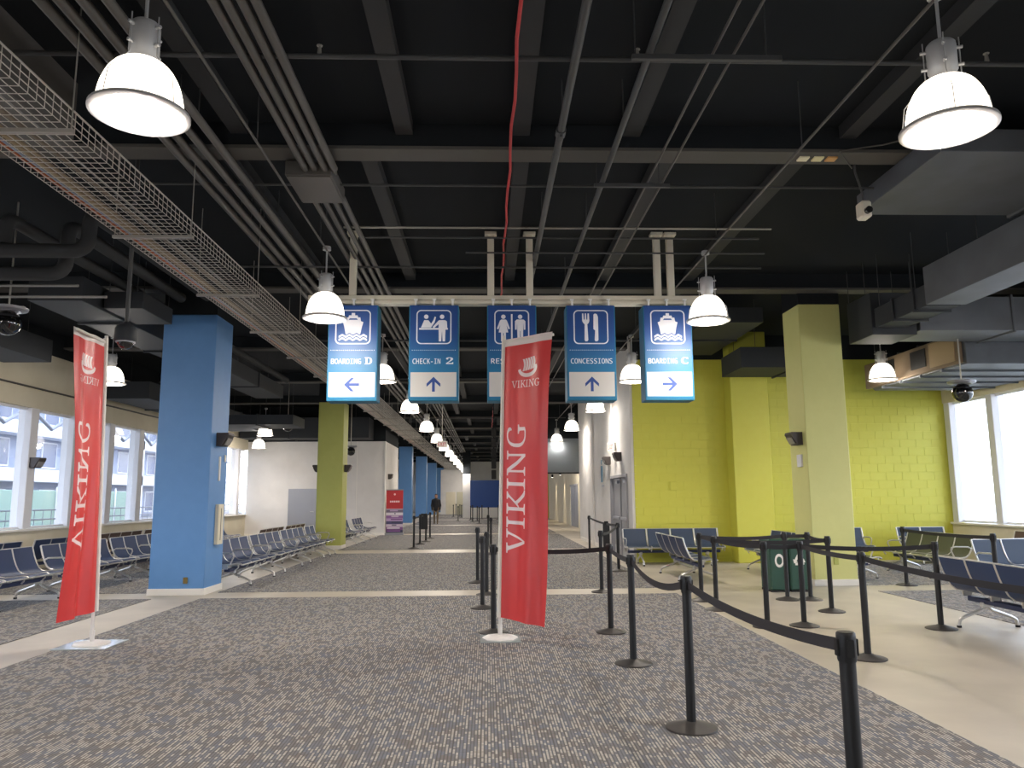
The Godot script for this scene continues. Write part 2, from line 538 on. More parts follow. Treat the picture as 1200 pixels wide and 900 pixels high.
func window_band(called: String, x: float, y0: float, y1: float, za: float, zb: float, step: float, mw: float, at: float):
	var z := at
	while z - step > za: z -= step
	var first := true
	var lo := za
	while lo < zb - 0.05:
		var hi := minf(z, zb) if first else minf(lo + step, zb)
		first = false
		var w := snode(called)
		w.name = called + "_" + str(taken[called] + 1)
		var f := MB.new()
		var t := 0.05
		f.box(Vector3(x, y0 + t * 0.5, (lo + hi) * 0.5), Vector3(0.1, t, hi - lo))
		f.box(Vector3(x, y1 - t * 0.5, (lo + hi) * 0.5), Vector3(0.1, t, hi - lo))
		obj("frame", f, M.frame, w)
		obj("mullion", span(x - 0.15, x + 0.15, y0, y1, hi - mw * 0.5, minf(hi + mw * 0.5, zb), 0.01), M.frame, w)
		obj("pane", span(x - 0.006, x + 0.006, y0 + t, y1 - t, lo + mw * 0.5, hi - mw * 0.5), M.glass, w)
		lo = hi

func pillars():
	var mk: Callable = func(label: String, x0: float, x1: float, z0: float, z1: float, top: float, m: Material) -> Node3D:
		var p := thing("pillar", label, "pillar", Vector3((x0 + x1) * 0.5, 0, (z0 + z1) * 0.5))
		var hx := (x1 - x0) * 0.5
		var hz := (z1 - z0) * 0.5
		obj("painted_shaft", span(-hx, hx, 0.0, top, -hz, hz, 0.012), m, p)
		obj("black_upper_shaft", span(-hx, hx, top, CEIL, -hz, hz), M.black, p)
		obj("base_trim", span(-hx - 0.015, hx + 0.015, 0, 0.11, -hz - 0.015, hz + 0.015, 0.005), M.trim, p)
		return p
	mk.call("large blue square pillar beside the left red flag", -5.55, -4.65, -13.95, -13.1, 4.71, M.blue)
	mk.call("pale yellow square pillar behind the roped queue on the right", 5.66, 6.42, -14.2, -13.45, 5.0, M.paleyellow)
	mk.call("olive green square pillar behind the Boarding D sign", -5.35, -4.55, -25.3, -24.5, 4.6, M.lime)
	mk.call("dark blue square pillar beside the red roll-up banner", -5.25, -4.47, -46.9, -46.1, 4.6, M.blue)
	mk.call("blue pillar just past the dark blue one along the far left side", -5.25, -4.47, -57.9, -57.1, 4.6, M.blue)
	mk.call("second blue pillar past the dark blue one along the far left side", -5.25, -4.47, -68.9, -68.1, 4.6, M.blue)
	mk.call("last and smallest blue pillar at the far left end of the hall", -5.25, -4.47, -79.9, -79.1, 4.6, M.blue)

# ---------------------------------------------------------------- pipes, conduits and beams under the ceiling
func zpipe(x: float, y: float, r: float, z0: float, z1: float, m: Material, label: String, group := "", rods := false) -> Node3D:
	var p := thing("ceiling_pipe", label, "pipe", Vector3(x, y, 0), 0.0, group)
	obj("tube", cy(Vector3(0, 0, z0), Vector3(0, 0, z1), r, 10), m, p)
	if rods:
		var rod := cy(Vector3(0, r, 0), Vector3(0, CEIL - y, 0), 0.006, 5).mesh()
		var z := -1.3
		while z > z1:
			if z < z0: obj("hanger_rod", rod, M.pipe_dark, p, Vector3(0, 0, z))
			z -= 2.75
	return p
func xpipe(x0: float, x1: float, y: float, z: float, r: float, m: Material, label: String, group := "") -> Node3D:
	var p := thing("ceiling_pipe", label, "pipe", Vector3(0, y, z), 0.0, group)
	obj("tube", cy(Vector3(x0, 0, 0), Vector3(x1, 0, 0), r, 10), m, p)
	return p
func ceiling_runs():
	var which := ["leftmost", "second from left", "third from left", "rightmost"]
	for k in 4:
		zpipe([-1.96, -1.86, -1.75, -1.65][k], 5.09, 0.038, 6.0, -7.96, M.pipe, which[k] + " of the four near conduits that enter the pull box from our side", "conduits in front of the pull box")
		zpipe([-2.06, -1.94, -1.82, -1.71][k], 5.09, 0.034, -8.74, -60.0, M.pipe, which[k] + " of the four conduits that leave the pull box away from us", "conduits behind the pull box", k == 0)
	var pb := thing("pull_box", "grey metal pull box where four ceiling conduits meet under the cross beam", "junction box", Vector3(-1.93, 5.1, -8.35))
	obj("body", bx(Vector3.ZERO, Vector3(0.5, 0.17, 0.78), 0.008), M.pipe, pb)
	obj("cover", bx(Vector3(0, -0.09, 0), Vector3(0.47, 0.012, 0.75), 0.003), M.pipe, pb)
	obj("bracket", span(0.25, 0.27, 0.0, 0.1, 0.2, 0.3), M.galv, pb)
	for k in 4:
		zpipe([-3.16, -3.02, -2.86, -2.68][k], 5.06, 0.042, 6.0, -60.0, M.pipe, which[k] + " of the four conduits that run between cable tray and pull box", "conduits above the cable tray", true)
	zpipe(-2.13, 4.83, 0.013, 6.0, -80.0, M.pipe, "thin conduit that carries the left row of hall pendant lamps", "", true)
	zpipe(3.0, 4.83, 0.013, 6.0, -80.0, M.pipe, "thin conduit that carries the right row of hall pendant lamps", "", true)
	var p := zpipe(0.72, 5.05, 0.036, 6.0, -60.0, M.pipe_dark, "dark sprinkler main with a coupling, over the middle of the hall", "", true)
	for z in [-7.05, -13.4]:
		var b := MB.new()
		b.cyl(Vector3(0, 0, z), Vector3(0, 0, z + 0.12), 0.05, 0.05, 12)
		b.box(Vector3(0, 0.055, z + 0.06), Vector3(0.03, 0.03, 0.1)); b.box(Vector3(0, -0.055, z + 0.06), Vector3(0.03, 0.03, 0.1))
		obj("coupling", b, M.pipe_dark, p)
	zpipe(1.3, 5.05, 0.03, 6.0, -40.0, M.pipe_dark, "plain dark pipe just right of the sprinkler main", "", true)
	for x in [1.8, 1.97]:
		zpipe(x, 5.03, 0.012, 6.0, -40.0, M.pipe, ("left" if x < 1.9 else "right") + " thin conduit of the pair resting on the strut hangers", "pair of thin conduits on the strut hangers")
	var sp := [[1.15, 2.35, -5.6], [1.2, 2.05, -8.12]]
	for s in sp:
		var t := thing("strut_hanger", "slotted steel strut that carries the pair of thin conduits, " + ("nearest us" if s[2] > -6 else "beyond the cross beam"), "strut", Vector3(0, 4.99, s[2]))
		var b := MB.new()
		b.box(Vector3((s[0] + s[1]) * 0.5, 0, 0), Vector3(s[1] - s[0], 0.045, 0.04), 0.004)
		obj("channel", b, M.pipe_dark, t)
		for x in [s[0] + 0.03, s[1] - 0.12]: obj("rod", cy(Vector3(x, 0, 0), Vector3(x, CEIL - 4.99, 0), 0.006, 6), M.pipe_dark, t)
	# red alarm cable, sagging between its ties
	var pts := []
	for i in 90:
		var z := 4.0 - i * 0.5
		pts.append(Vector3(0.25 + 0.012 * sin(i * 1.9), 5.1 + 0.02 * sin(i * 0.9), z))
	var rc := MB.new()
	rc.tube(pts, 0.016, 6)
	tag(obj("alarm_cable", rc, M.red), "red cable strung along the ceiling over the middle of the hall", "cable")
	# pipes across the hall
	var sx := xpipe(-3.8, 11.0, 5.12, -5.85, 0.022, M.pipe_dark, "sprinkler branch pipe crossing the hall nearest us, with small sprinkler heads")
	for x in [-1.36, 1.25, 4.2]:
		var b := MB.new()
		b.cyl(Vector3(x, 0, 0), Vector3(x, 0.09, 0), 0.02, 0.012, 8); b.cyl(Vector3(x, 0.09, 0), Vector3(x, 0.095, 0), 0.025, 0.025, 8)
		obj("sprinkler_head", b, M.galv, sx)
	xpipe(-4.0, 7.0, 5.12, -8.46, 0.014, M.pipe_dark, "thin pipe crossing the hall just behind the pull box")
	xpipe(-1.9, 3.85, 5.12, -9.86, 0.014, M.galv, "bright thin pipe crossing the hall at the top of the sign posts")
	xpipe(-1.7, 3.8, 5.1, -10.2, 0.014, M.pipe_dark, "dull thin pipe just behind the bright one over the sign posts")
	xpipe(-0.3, 4.0, 5.0, -10.55, 0.013, M.pipe_dark, "short dull pipe crossing right of the sign posts")
	xpipe(-4.0, 4.2, 5.0, -11.25, 0.016, M.pipe_dark, "long thin pipe crossing the hall behind the sign posts")
	for k in 8:
		xpipe(-4.0, 3.4, 4.95, -16.5 - 5.5 * k, 0.02, M.pipe_dark, ["first", "second", "third", "fourth", "fifth", "sixth", "seventh", "eighth"][k] + " thin branch pipe crossing the far hall beyond the hanging signs", "far branch pipes")
	# left side: thick insulated pipes with elbows
	var e: Callable = func(pp: Array, r: float, label: String):
		var b := MB.new()
		var sm := []
		for i in pp.size():     # round the corners
			if i == 0 or i == pp.size() - 1: sm.append(pp[i]); continue
			var d0: Vector3 = (pp[i - 1] - pp[i]).normalized() * r * 2.2
			var d1: Vector3 = (pp[i + 1] - pp[i]).normalized() * r * 2.2
			for s in 7:
				var t := s / 6.0
				sm.append((pp[i] + d0) * (1 - t) * (1 - t) + pp[i] * 2 * t * (1 - t) + (pp[i] + d1) * t * t)
		b.tube(sm, r, 14)
		tag(obj("insulated_pipe", b, M.dark), label, "pipe")
	e.call([Vector3(-9.5, 4.5, -9), Vector3(-4.76, 4.5, -9), Vector3(-4.76, 4.98, -9), Vector3(-4.76, 4.98, -12.9)], 0.085, "thick black insulated pipe under the left ceiling, turning up beside the cable tray")
	e.call([Vector3(-9.5, 4.32, -9.35), Vector3(-5.2, 4.32, -9.35), Vector3(-5.2, 4.95, -9.35), Vector3(-5.2, 4.95, -12.9)], 0.085, "thick black insulated pipe, the lower one of the left pair")
	e.call([Vector3(-5.75, 4.585, -9), Vector3(-5.75, 4.92, -9), Vector3(-5.75, 4.92, -22)], 0.08, "thick black pipe that rises from the upper insulated pipe at far left")
	for k in 3:
		var lab: String = ["bright thin metal pipe crossing in front of the left ducts, topmost", "bright thin metal pipe crossing in front of the left ducts, middle one", "bright thin metal pipe crossing in front of the left ducts, lowest"][k]
		xpipe(-10.0, -5.6 + 0.3 * k, 4.42 - 0.11 * k, -9.7 - 0.15 * k, 0.018, M.galv, lab)

# ---------------------------------------------------------------- ducts
func duct(label: String, x0: float, x1: float, y0: float, y1: float, z0: float, z1: float, step: float, along_z: bool, m: Material):
	var c := Vector3(x0 + x1, y0 + y1, z0 + z1) * 0.5
	var t := thing("air_duct", label, "duct", c)
	var a := (z0 if along_z else x0) - (c.z if along_z else c.x)
	var b := (z1 if along_z else x1) - (c.z if along_z else c.x)
	if a > b:
		var q := a; a = b; b = q
	var hx := absf(x1 - x0) * 0.5
	var hy := absf(y1 - y0) * 0.5
	var hz := absf(z1 - z0) * 0.5
	var p := a
	while p < b - 0.05:
		var e := minf(p + step, b)
		obj("duct_section", span(-hx, hx, -hy, hy, p, e - 0.006, 0.006) if along_z else span(p, e - 0.006, -hy, hy, -hz, hz, 0.006), m, t)
		if e < b - 0.05:
			var f := 0.03
			obj("flange", span(-hx - f, hx + f, -hy - f, hy + f, e - 0.02, e + 0.02, 0.004) if along_z else span(e - 0.02, e + 0.02, -hy - f, hy + f, -hz - f, hz + f, 0.004), m, t)
		p = e
	var rod := cy(Vector3.ZERO, Vector3(0, CEIL - c.y - hy, 0), 0.006, 5).mesh()
	for s in [-1, 1]:
		if CEIL - c.y - hy < 0.1: break
		for w in [a * 0.7, b * 0.7]:
			var q2 := Vector3(s * (hx + 0.02), hy, w) if along_z else Vector3(w, hy, s * (hz + 0.02))
			obj("hanger_rod", rod, M.pipe_dark, t, q2)
func ducts():
	duct("wide grey duct crossing high on the right above the near pendant lamp", 4.55, 11.2, 4.95, 5.19, -7.12, -8.87, 1.9, false, M.duct)
	duct("long grey duct running away from us on the right toward the yellow pillar", 6.42, 7.02, 4.3, 4.86, -2.0, -10.75, 2.3, true, M.duct)
	duct("narrower end of the long right duct, beside the yellow pillar", 6.46, 6.98, 4.3, 4.62, -10.79, -12.3, 0.6, true, M.duct_dark)
	duct("grey duct crossing just behind the yellow pillar", 7.25, 11.2, 4.27, 4.85, -12.35, -13.3, 1.6, false, M.duct)
	duct("dark square end box of the long right duct, hard by the yellow pillar", 6.44, 7.2, 4.2, 4.92, -12.36, -13.2, 0.84, true, M.duct_dark)
	duct("dark duct box against the ceiling left of the yellow pillar", 4.2, 5.4, 4.9, 5.2, -14.5, -18.0, 1.8, true, M.duct_dark)
	duct("dark duct that meets the yellow wall behind the yellow pillar", 5.5, 7.6, 4.3, 4.75, -16.2, -17.6, 1.2, false, M.duct_dark)
	# big low fan box by the right window: grey seamed underside, brown insulated side towards the hall
	var t := thing("fan_box", "big low grey fan box at the right window, with a brown insulated side", "fan unit", Vector3(9.95, 4.2, -15.75))
	for k in 5:
		var z0 := 2.28 - 0.75 * k
		obj("box_section", span(-1.24, 1.28, -0.3, 0.3, z0 - 0.73, z0, 0.01) if k < 4 else span(-1.24, 1.28, -0.3, 0.3, z0 - 0.7, z0, 0.12), M.duct, t)
		if k > 0: obj("seam_flange", span(-1.27, 1.28, -0.335, 0.33, z0 - 0.015, z0 + 0.025, 0.004), M.duct, t)
	obj("insulated_side", span(-1.33, -1.24, -0.27, 0.28, -1.3, 2.2, 0.015), mat("7d6c58", 0.9), t)
	for q in [[-0.3, 0.3], [0.9, 0.26]]: obj("side_vent", span(-1.35, -1.33, -0.16, 0.2, q[0] - q[1], q[0] + q[1], 0.0), M.rubber, t)
	obj("paper_facing", span(-1.345, -1.33, -0.22, 0.24, 1.3, 2.1, 0.0), mat("9f8969", 0.85), t)
	for x in [-0.9, 1.1]:
		for z in [-1.6, 1.6]: obj("hanger_rod", cy(Vector3(x, 0.3, z), Vector3(x, CEIL - 4.2, z), 0.008, 6), M.pipe_dark, t)
	# left side
	duct("square black duct running back toward the blue pillar", -6.6, -5.83, 4.4, 4.76, -10.95, -22.0, 2.4, true, M.duct_dark)
	duct("small black duct branch right of the square black duct", -5.79, -5.2, 4.42, 4.68, -11.5, -12.6, 1.1, false, M.duct_dark)
	duct("dark duct above the leftmost windows, ending left of the left flag", -9.7, -8.75, 4.3, 4.75, -9.5, -15.5, 2.0, true, M.duct_dark)
	duct("long dark duct above the left windows behind the blue pillar", -9.9, -8.75, 4.15, 4.6, -20.0, -30.0, 2.5, true, M.duct_dark)
	duct("dark duct crossing to the left wall behind the blue pillar", -8.6, -5.9, 3.8, 4.1, -23.5, -25.0, 1.6, false, M.duct_dark)
	duct("far dark duct above the white room at the left", -10.2, -4.9, 4.05, 4.9, -32.0, -33.4, 2.0, false, M.duct_dark)
	duct("upper left duct high above the cable tray", -7.4, -6.0, 4.85, 5.18, -3.2, -7.4, 2.0, true, M.duct_dark)

# ---------------------------------------------------------------- the wire cable tray and what lies in it
func cable_tray():
	var x0 := -3.86
	var x1 := -3.13
	var y := 4.3
	var zn := 5.0
	var zf := -78.0
	var t := thing("cable_tray", "long white wire-mesh cable tray hanging along the left side of the hall", "cable tray", Vector3(0, y, 0))
	var b := MB.new()
	var g: Callable = func(c: Vector3, s: Vector3): b.box(c, s)
	for i in int((zn - zf) / 0.1):
		var z := zn - i * 0.1
		if z < -36 and i % 3 > 0: continue
		var d := 0.0045
		g.call(Vector3((x0 + x1) * 0.5, 0, z), Vector3(x1 - x0, d, d))
		for x in [x0, x1]: g.call(Vector3(x, 0.085, z), Vector3(d, 0.17, d))
	var n := 10
	for i in n + 1: g.call(Vector3(lerpf(x0, x1, float(i) / n), 0.005, (zn + zf) * 0.5), Vector3(0.0045, 0.0045, zn - zf))
	for x in [x0, x1]:
		for yy in [0.057, 0.113]: g.call(Vector3(x, yy, (zn + zf) * 0.5), Vector3(0.0055, 0.0055, zn - zf))
	var o := obj("wire_mesh", b, M.wire, t)
	o.set_meta("kind", "stuff")
	for x in [x0, x1]: obj("rail", span(x - 0.005, x + 0.005, 0.168, 0.18, zf, zn), M.wire, t)
	var z := -0.8
	while z > zf:
		obj("crossbar", bx(Vector3((x0 + x1) * 0.5, -0.022, z), Vector3(x1 - x0 + 0.1, 0.035, 0.035), 0.004), M.galv, t)
		for x in [x0 - 0.03, x1 + 0.03]: obj("hanger_rod", cy(Vector3(x, 0, z), Vector3(x, CEIL - y, z), 0.006, 5), M.galv, t)
		z -= 2.35
	var cols := [["orange cable lying nearest the left edge of the wire tray", "c0683c", 0.016, -3.80], ["pale blue-grey cable in the wire tray beside the orange cable", "9aa3b4", 0.012, -3.755], ["thick tan cable in the wire tray", "a08f74", 0.024, -3.70], ["second tan cable in the wire tray, right of the thick one", "8f7f68", 0.018, -3.645], ["grey-brown cable near the middle of the wire tray", "776d60", 0.02, -3.49], ["thin grey cable at the right side of the wire tray", "8a8a88", 0.01, -3.38]]
	for c in cols:
		var p := []
		var ph := rng.randf() * 6.0
		for i in 120: p.append(Vector3(c[3] + 0.012 * sin(ph + i * 0.55) + 0.008 * sin(ph * 2 + i * 0.23), y + 0.012 + c[2] + 0.004 * sin(i * 1.3), zn - 0.1 - i * 0.66))
		var cb := MB.new()
		cb.tube(p, c[2], 6)
		tag(obj("tray_cable", cb, mat(c[1], 0.6)), c[0], "cable", "")

# ---------------------------------------------------------------- pendant lamps
func lamps():
	var t := thing("pendant_lamp", "", "lamp")
	t.remove_meta("label")
	var b := MB.new()
	b.lathe([[0.0, 0.98], [0.05, 0.98], [0.055, 0.965], [0.055, 0.93], [0.0, 0.93]], 16)
	obj("canopy", b, M.fitting, t)
	obj("stem", cy(Vector3(0, 0.58, 0), Vector3(0, 0.94, 0), 0.011, 10), M.fitting, t)
	b = MB.new()
	b.lathe([[0.0, 0.60], [0.075, 0.60], [0.088, 0.585], [0.09, 0.57], [0.09, 0.40], [0.08, 0.385], [0.08, 0.345], [0.0, 0.345]], 24)
	obj("ballast_housing", b, M.fitting, t)
	b = MB.new()
	for k in 4:
		var a := TAU * k / 4 + 0.4
		var d := Vector3(cos(a), 0, sin(a))
		b.cyl(d * 0.106 + Vector3(0, 0.62, 0), d * 0.106 + Vector3(0, 0.36, 0), 0.004, 0.004, 6)
		for yy in [0.55, 0.43]: b.cyl(d * 0.08 + Vector3(0, yy, 0), d * 0.125 + Vector3(0, yy, 0), 0.011, 0.011, 8)
		b.tube([d * 0.106 + Vector3(0, 0.36, 0), d * 0.14 + Vector3(0, 0.31, 0), d * 0.245 + Vector3(0, 0.18, 0), d * 0.268 + Vector3(0, 0.02, 0)], 0.003, 5)
	obj("guard_wires", b, M.fitting, t)
	b = MB.new()
	var pr := []
	for i in 13:
		var a := PI * 0.5 * i / 12.0
		pr.append([0.06 + 0.192 * pow(sin(a), 0.85), 0.345 * (cos(a) * 0.9 + 0.1 * (1 - a / (PI * 0.5)))])
	var inner := []
	for q in pr: inner.append([maxf(q[0] - 0.008, 0.0), maxf(q[1] - 0.008, 0.0)])
	var op := pr.duplicate()
	op.reverse()
	inner[0][1] = pr[0][1] - 0.008
	var prof := op + [[0.0, pr[0][1]], [0.0, pr[0][1] - 0.008]] + inner
	b.lathe(prof, 32)
	obj("glass_dome", b, M.lamp, t)
	b = MB.new()
	b.lathe([[0.238, 0.0], [0.25, 0.014], [0.278, 0.018], [0.292, 0.008], [0.292, -0.008], [0.272, -0.018], [0.244, -0.012], [0.238, 0.0]], 40)
	obj("rim", b, M.rim, t)
	var spots := []
	var name_: Callable = func(side: String, i: int) -> String:
		return ["nearest and largest pendant lamp of the %s hall row, at the top of the view", "second pendant lamp of the %s hall row, close in front of the hanging signs", "third pendant lamp of the %s hall row, just beyond the hanging signs", "fourth pendant lamp of the %s hall row, seen below the signs", "fifth pendant lamp of the %s hall row, far beyond the signs", "sixth pendant lamp of the %s hall row, small in the distance"][i] % side
	var zl := [-4.5, -9.95, -15.5, -21.15, -27.15, -32.7]
	var zr := [-4.6, -10.08, -15.57, -21.1, -27.1, -33.0]
	for i in 6:
		spots.append([-2.13, 3.9, zl[i], name_.call("left", i), ""])
		spots.append([3.0, 3.9, zr[i], name_.call("right", i), ""])
	for i in 8: spots.append([-2.13, 3.9, -38.2 - 5.5 * i, ["seventh", "eighth", "ninth", "tenth", "eleventh", "twelfth", "thirteenth", "fourteenth and last"][i] + " pendant lamp of the left hall row, tiny beside the cable tray", "far left hall lamps"])
	for i in 3: spots.append([-2.13 if i < 1 else 3.0, 3.9, 1.0 if i < 2 else -38.5, ["pendant lamp of the left row behind the viewer", "pendant lamp of the right row behind the viewer", "seventh pendant lamp of the right row, in front of the grey header"][i], ""])
	spots.append([8.26, 3.93, -15.6, "pendant lamp by the yellow wall, beside the brown-sided fan box", ""])
	spots.append([-7.65, 3.9, -15.7, "pendant lamp partly behind the left flag pole", ""])
	spots.append([-7.85, 3.78, -27.4, "pendant lamp right of the blue pillar, the upper one of two", ""])
	spots.append([-9.2, 3.6, -31.3, "pendant lamp right of the blue pillar, the lower one of two", ""])
	for z in [-4.6, -10.1]:
		spots.append([8.3, 3.93, z, ("nearer" if z > -8 else "farther") + " pendant lamp over the right seating area, outside the view", "right outer lamps"])
		spots.append([-7.65, 3.9, z, ("nearer" if z > -8 else "farther") + " pendant lamp over the left seating area, outside the view", "left outer lamps"])
	var first := true
	for s in spots:
		var at := Vector3(s[0], s[1], s[2])
		if first:
			t.position = at; tag(t, s[3], "lamp", s[4]); first = false
		else:
			var c := dup(t, at, 0.0, s[3], s[4])
			if s[0] < -4 or s[0] > 4: obj("drop_rod", cy(Vector3(0, 0.97, 0), Vector3(0, CEIL - s[1], 0), 0.011, 8), M.pipe_dark, c)
		var l := OmniLight3D.new()
		l.name = "lamp_light"
		l.light_color = Color("fff5ea"); l.light_energy = 2.0 if s[2] > -37 else 3.0
		l.light_size = 0.15; l.shadow_enabled = true; l.omni_range = 60.0; l.omni_attenuation = 2.0
		add_child(l, true)
		l.position = at + Vector3(0, -0.06, 0)
		var d := SpotLight3D.new()
		d.name = "lamp_downlight"
		d.light_color = l.light_color; d.light_energy = 4.4
		d.light_size = 0.15; d.shadow_enabled = true; d.spot_range = 60.0; d.spot_attenuation = 2.0; d.spot_angle = 72.0; d.spot_angle_attenuation = 0.7
		add_child(d, true)
		d.position = at + Vector3(0, -0.03, 0); d.rotation.x = -PI * 0.5

# ---------------------------------------------------------------- hanging signs
func ell(cx: float, cy_: float, rx: float, ry: float, k := 28) -> Array:
	var c := []
	for i in k: c.append(Vector2(cx + cos(TAU * i / k) * rx, cy_ + sin(TAU * i / k) * ry))
	return c
func rrect(x0: float, y0: float, x1: float, y1: float, rx: float, ry: float) -> Array:
	var c := []
	for q in [[x1 - rx, y0 + ry, -0.25], [x1 - rx, y1 - ry, 0.0], [x0 + rx, y1 - ry, 0.25], [x0 + rx, y0 + ry, 0.5]]:
		for i in 7:
			var a: float = TAU * (q[2] + 0.25 * i / 6.0)
			c.append(Vector2(q[0] + cos(a) * rx, q[1] + sin(a) * ry))
	return c
func sign_face(kind: String, words: String, mark: String, arrow: int) -> ImageTexture:
	var c := Canvas.new(360, 720, Color("1c4a8e"))
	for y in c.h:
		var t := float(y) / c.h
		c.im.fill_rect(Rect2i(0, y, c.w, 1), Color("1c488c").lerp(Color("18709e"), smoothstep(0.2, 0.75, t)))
	var W := Color("e9eaf2")
	var FX: Callable = func(p: Vector2) -> Vector2: return Vector2(0.13 + p.x * 0.74, 0.05 + p.y * 0.37)   # the icon frame
	c.poly([rrect(0.13, 0.05, 0.87, 0.42, 0.1, 0.05), rrect(0.155, 0.0625, 0.845, 0.4075, 0.08, 0.04)], W)
	var P: Callable = func(a: Array, col: Color = W):
		var q := []
		for k in range(0, a.size(), 2): q.append(FX.call(Vector2(a[k], a[k + 1])))
		c.poly([q], col)
	var D: Callable = func(x: float, y: float, r: float):
		var q := []
		for p in ell(x, y, r, r): q.append(FX.call(p))
		c.poly([q], W)
	var bg := Color("20509a")
	match kind:
		"ship":
			P.call([0.28, 0.33, 0.3, 0.22, 0.36, 0.22, 0.38, 0.16, 0.45, 0.16, 0.45, 0.09, 0.55, 0.09, 0.55, 0.16, 0.62, 0.16, 0.64, 0.22, 0.7, 0.22, 0.72, 0.33, 0.79, 0.36, 0.75, 0.5, 0.7, 0.74, 0.3, 0.74, 0.25, 0.5, 0.21, 0.36])
			P.call([0.37, 0.3, 0.4, 0.25, 0.6, 0.25, 0.63, 0.3, 0.6, 0.29, 0.4, 0.29], bg)
			for r in 2:
				var q := []
				for i in 33: q.append(FX.call(Vector2(0.1 + 0.8 * i / 32.0, 0.73 + 0.09 * r + 0.025 * cos(i * TAU / 8.0))))
				for i in 33: q.append(FX.call(Vector2(0.9 - 0.8 * i / 32.0, 0.79 + 0.09 * r + 0.025 * cos((32 - i) * TAU / 8.0))))
				var q2 := []
				for p in q: q2.append(p + Vector2(0, -0.012))
				if r == 0: c.poly([q2], bg)
				c.poly([q], W)
		"desk":
			D.call(0.28, 0.2, 0.065)
			P.call([0.22, 0.3, 0.34, 0.3, 0.42, 0.4, 0.48, 0.3, 0.52, 0.19, 0.56, 0.21, 0.52, 0.37, 0.43, 0.5, 0.42, 0.52, 0.13, 0.52])
			P.call([0.08, 0.53, 0.9, 0.53, 0.9, 0.58, 0.08, 0.58])
			D.call(0.73, 0.2, 0.065)
			P.call([0.64, 0.3, 0.82, 0.3, 0.87, 0.34, 0.88, 0.53, 0.83, 0.57, 0.82, 0.92, 0.75, 0.92, 0.73, 0.62, 0.71, 0.92, 0.64, 0.92, 0.63, 0.42, 0.5, 0.54, 0.46, 0.5])
		"people":
			D.call(0.26, 0.2, 0.065)
			P.call([0.2, 0.28, 0.33, 0.28, 0.36, 0.31, 0.45, 0.55, 0.4, 0.57, 0.35, 0.45, 0.4, 0.66, 0.33, 0.66, 0.33, 0.92, 0.27, 0.92, 0.27, 0.68, 0.25, 0.68, 0.25, 0.92, 0.19, 0.92, 0.19, 0.66, 0.12, 0.66, 0.17, 0.45, 0.12, 0.57, 0.07, 0.55, 0.16, 0.31])
			P.call([0.475, 0.12, 0.525, 0.12, 0.525, 0.92, 0.475, 0.92])
			D.call(0.74, 0.2, 0.065)
			P.call([0.64, 0.28, 0.84, 0.28, 0.89, 0.33, 0.89, 0.58, 0.84, 0.58, 0.83, 0.38, 0.82, 0.92, 0.75, 0.92, 0.745, 0.62, 0.735, 0.62, 0.73, 0.92, 0.66, 0.92, 0.65, 0.38, 0.64, 0.58, 0.59, 0.58, 0.59, 0.33])
		"food":
			P.call([0.25, 0.1, 0.29, 0.1, 0.3, 0.28, 0.325, 0.28, 0.33, 0.1, 0.37, 0.1, 0.375, 0.28, 0.4, 0.28, 0.41, 0.1, 0.45, 0.1, 0.46, 0.32, 0.44, 0.38, 0.4, 0.42, 0.42, 0.88, 0.39, 0.92, 0.33, 0.92, 0.31, 0.88, 0.32, 0.42, 0.28, 0.38, 0.25, 0.32])
			P.call([0.58, 0.13, 0.62, 0.1, 0.68, 0.12, 0.71, 0.2, 0.71, 0.88, 0.68, 0.92, 0.62, 0.92, 0.6, 0.88, 0.62, 0.6, 0.57, 0.56])
	for i in 22: c.disc(0.05 + 0.9 * i / 21.0, 0.485, 0.009, W)
	var place: Callable = func(tx: Array, x0: float, x1: float, y0: float, y1: float):
		for o in [Vector2(-0.0018, 0), Vector2(0.0018, 0), Vector2(0, -0.001), Vector2(0, 0.001)]:
			c.text(tx[0], func(q: Vector2) -> Vector2: return Vector2(x0 + q.x * (x1 - x0), y0 + q.y * (y1 - y0)) + o, W)
	var wd := letters(words, "Droid Sans Mono", 400)
	place.call(wd, 0.06, 0.94 if mark == "" else (0.64 if mark == "2" else 0.68), 0.575, 0.63)
	if mark != "": place.call(letters(mark, "Droid Serif", 700), 0.76, 0.91, 0.562, 0.634)
	c.rect(0.02, 0.72, 0.98, 0.98, Color("c9c9c6"))
	var A := Color("22448c")
	var o := Vector2(0.5, 0.85)
	var dv := [Vector2(-1, 0), Vector2(0, -1), Vector2(1, 0)][arrow] as Vector2
	var sd := dv.orthogonal()
	var S: Callable = func(a: float, bb: float) -> Vector2:
		var q := dv * a + sd * bb
		return o + Vector2(q.x * 0.17, q.y * 0.085)
	c.poly([[S.call(-0.9, 0.17), S.call(0.55, 0.17), S.call(0.55, -0.17), S.call(-0.9, -0.17)]], A)
	c.poly([[S.call(0.95, 0), S.call(0.1, 0.85), S.call(-0.3, 0.85), S.call(0.48, 0), S.call(-0.3, -0.85), S.call(0.1, -0.85)]], A)
	return c.tex()
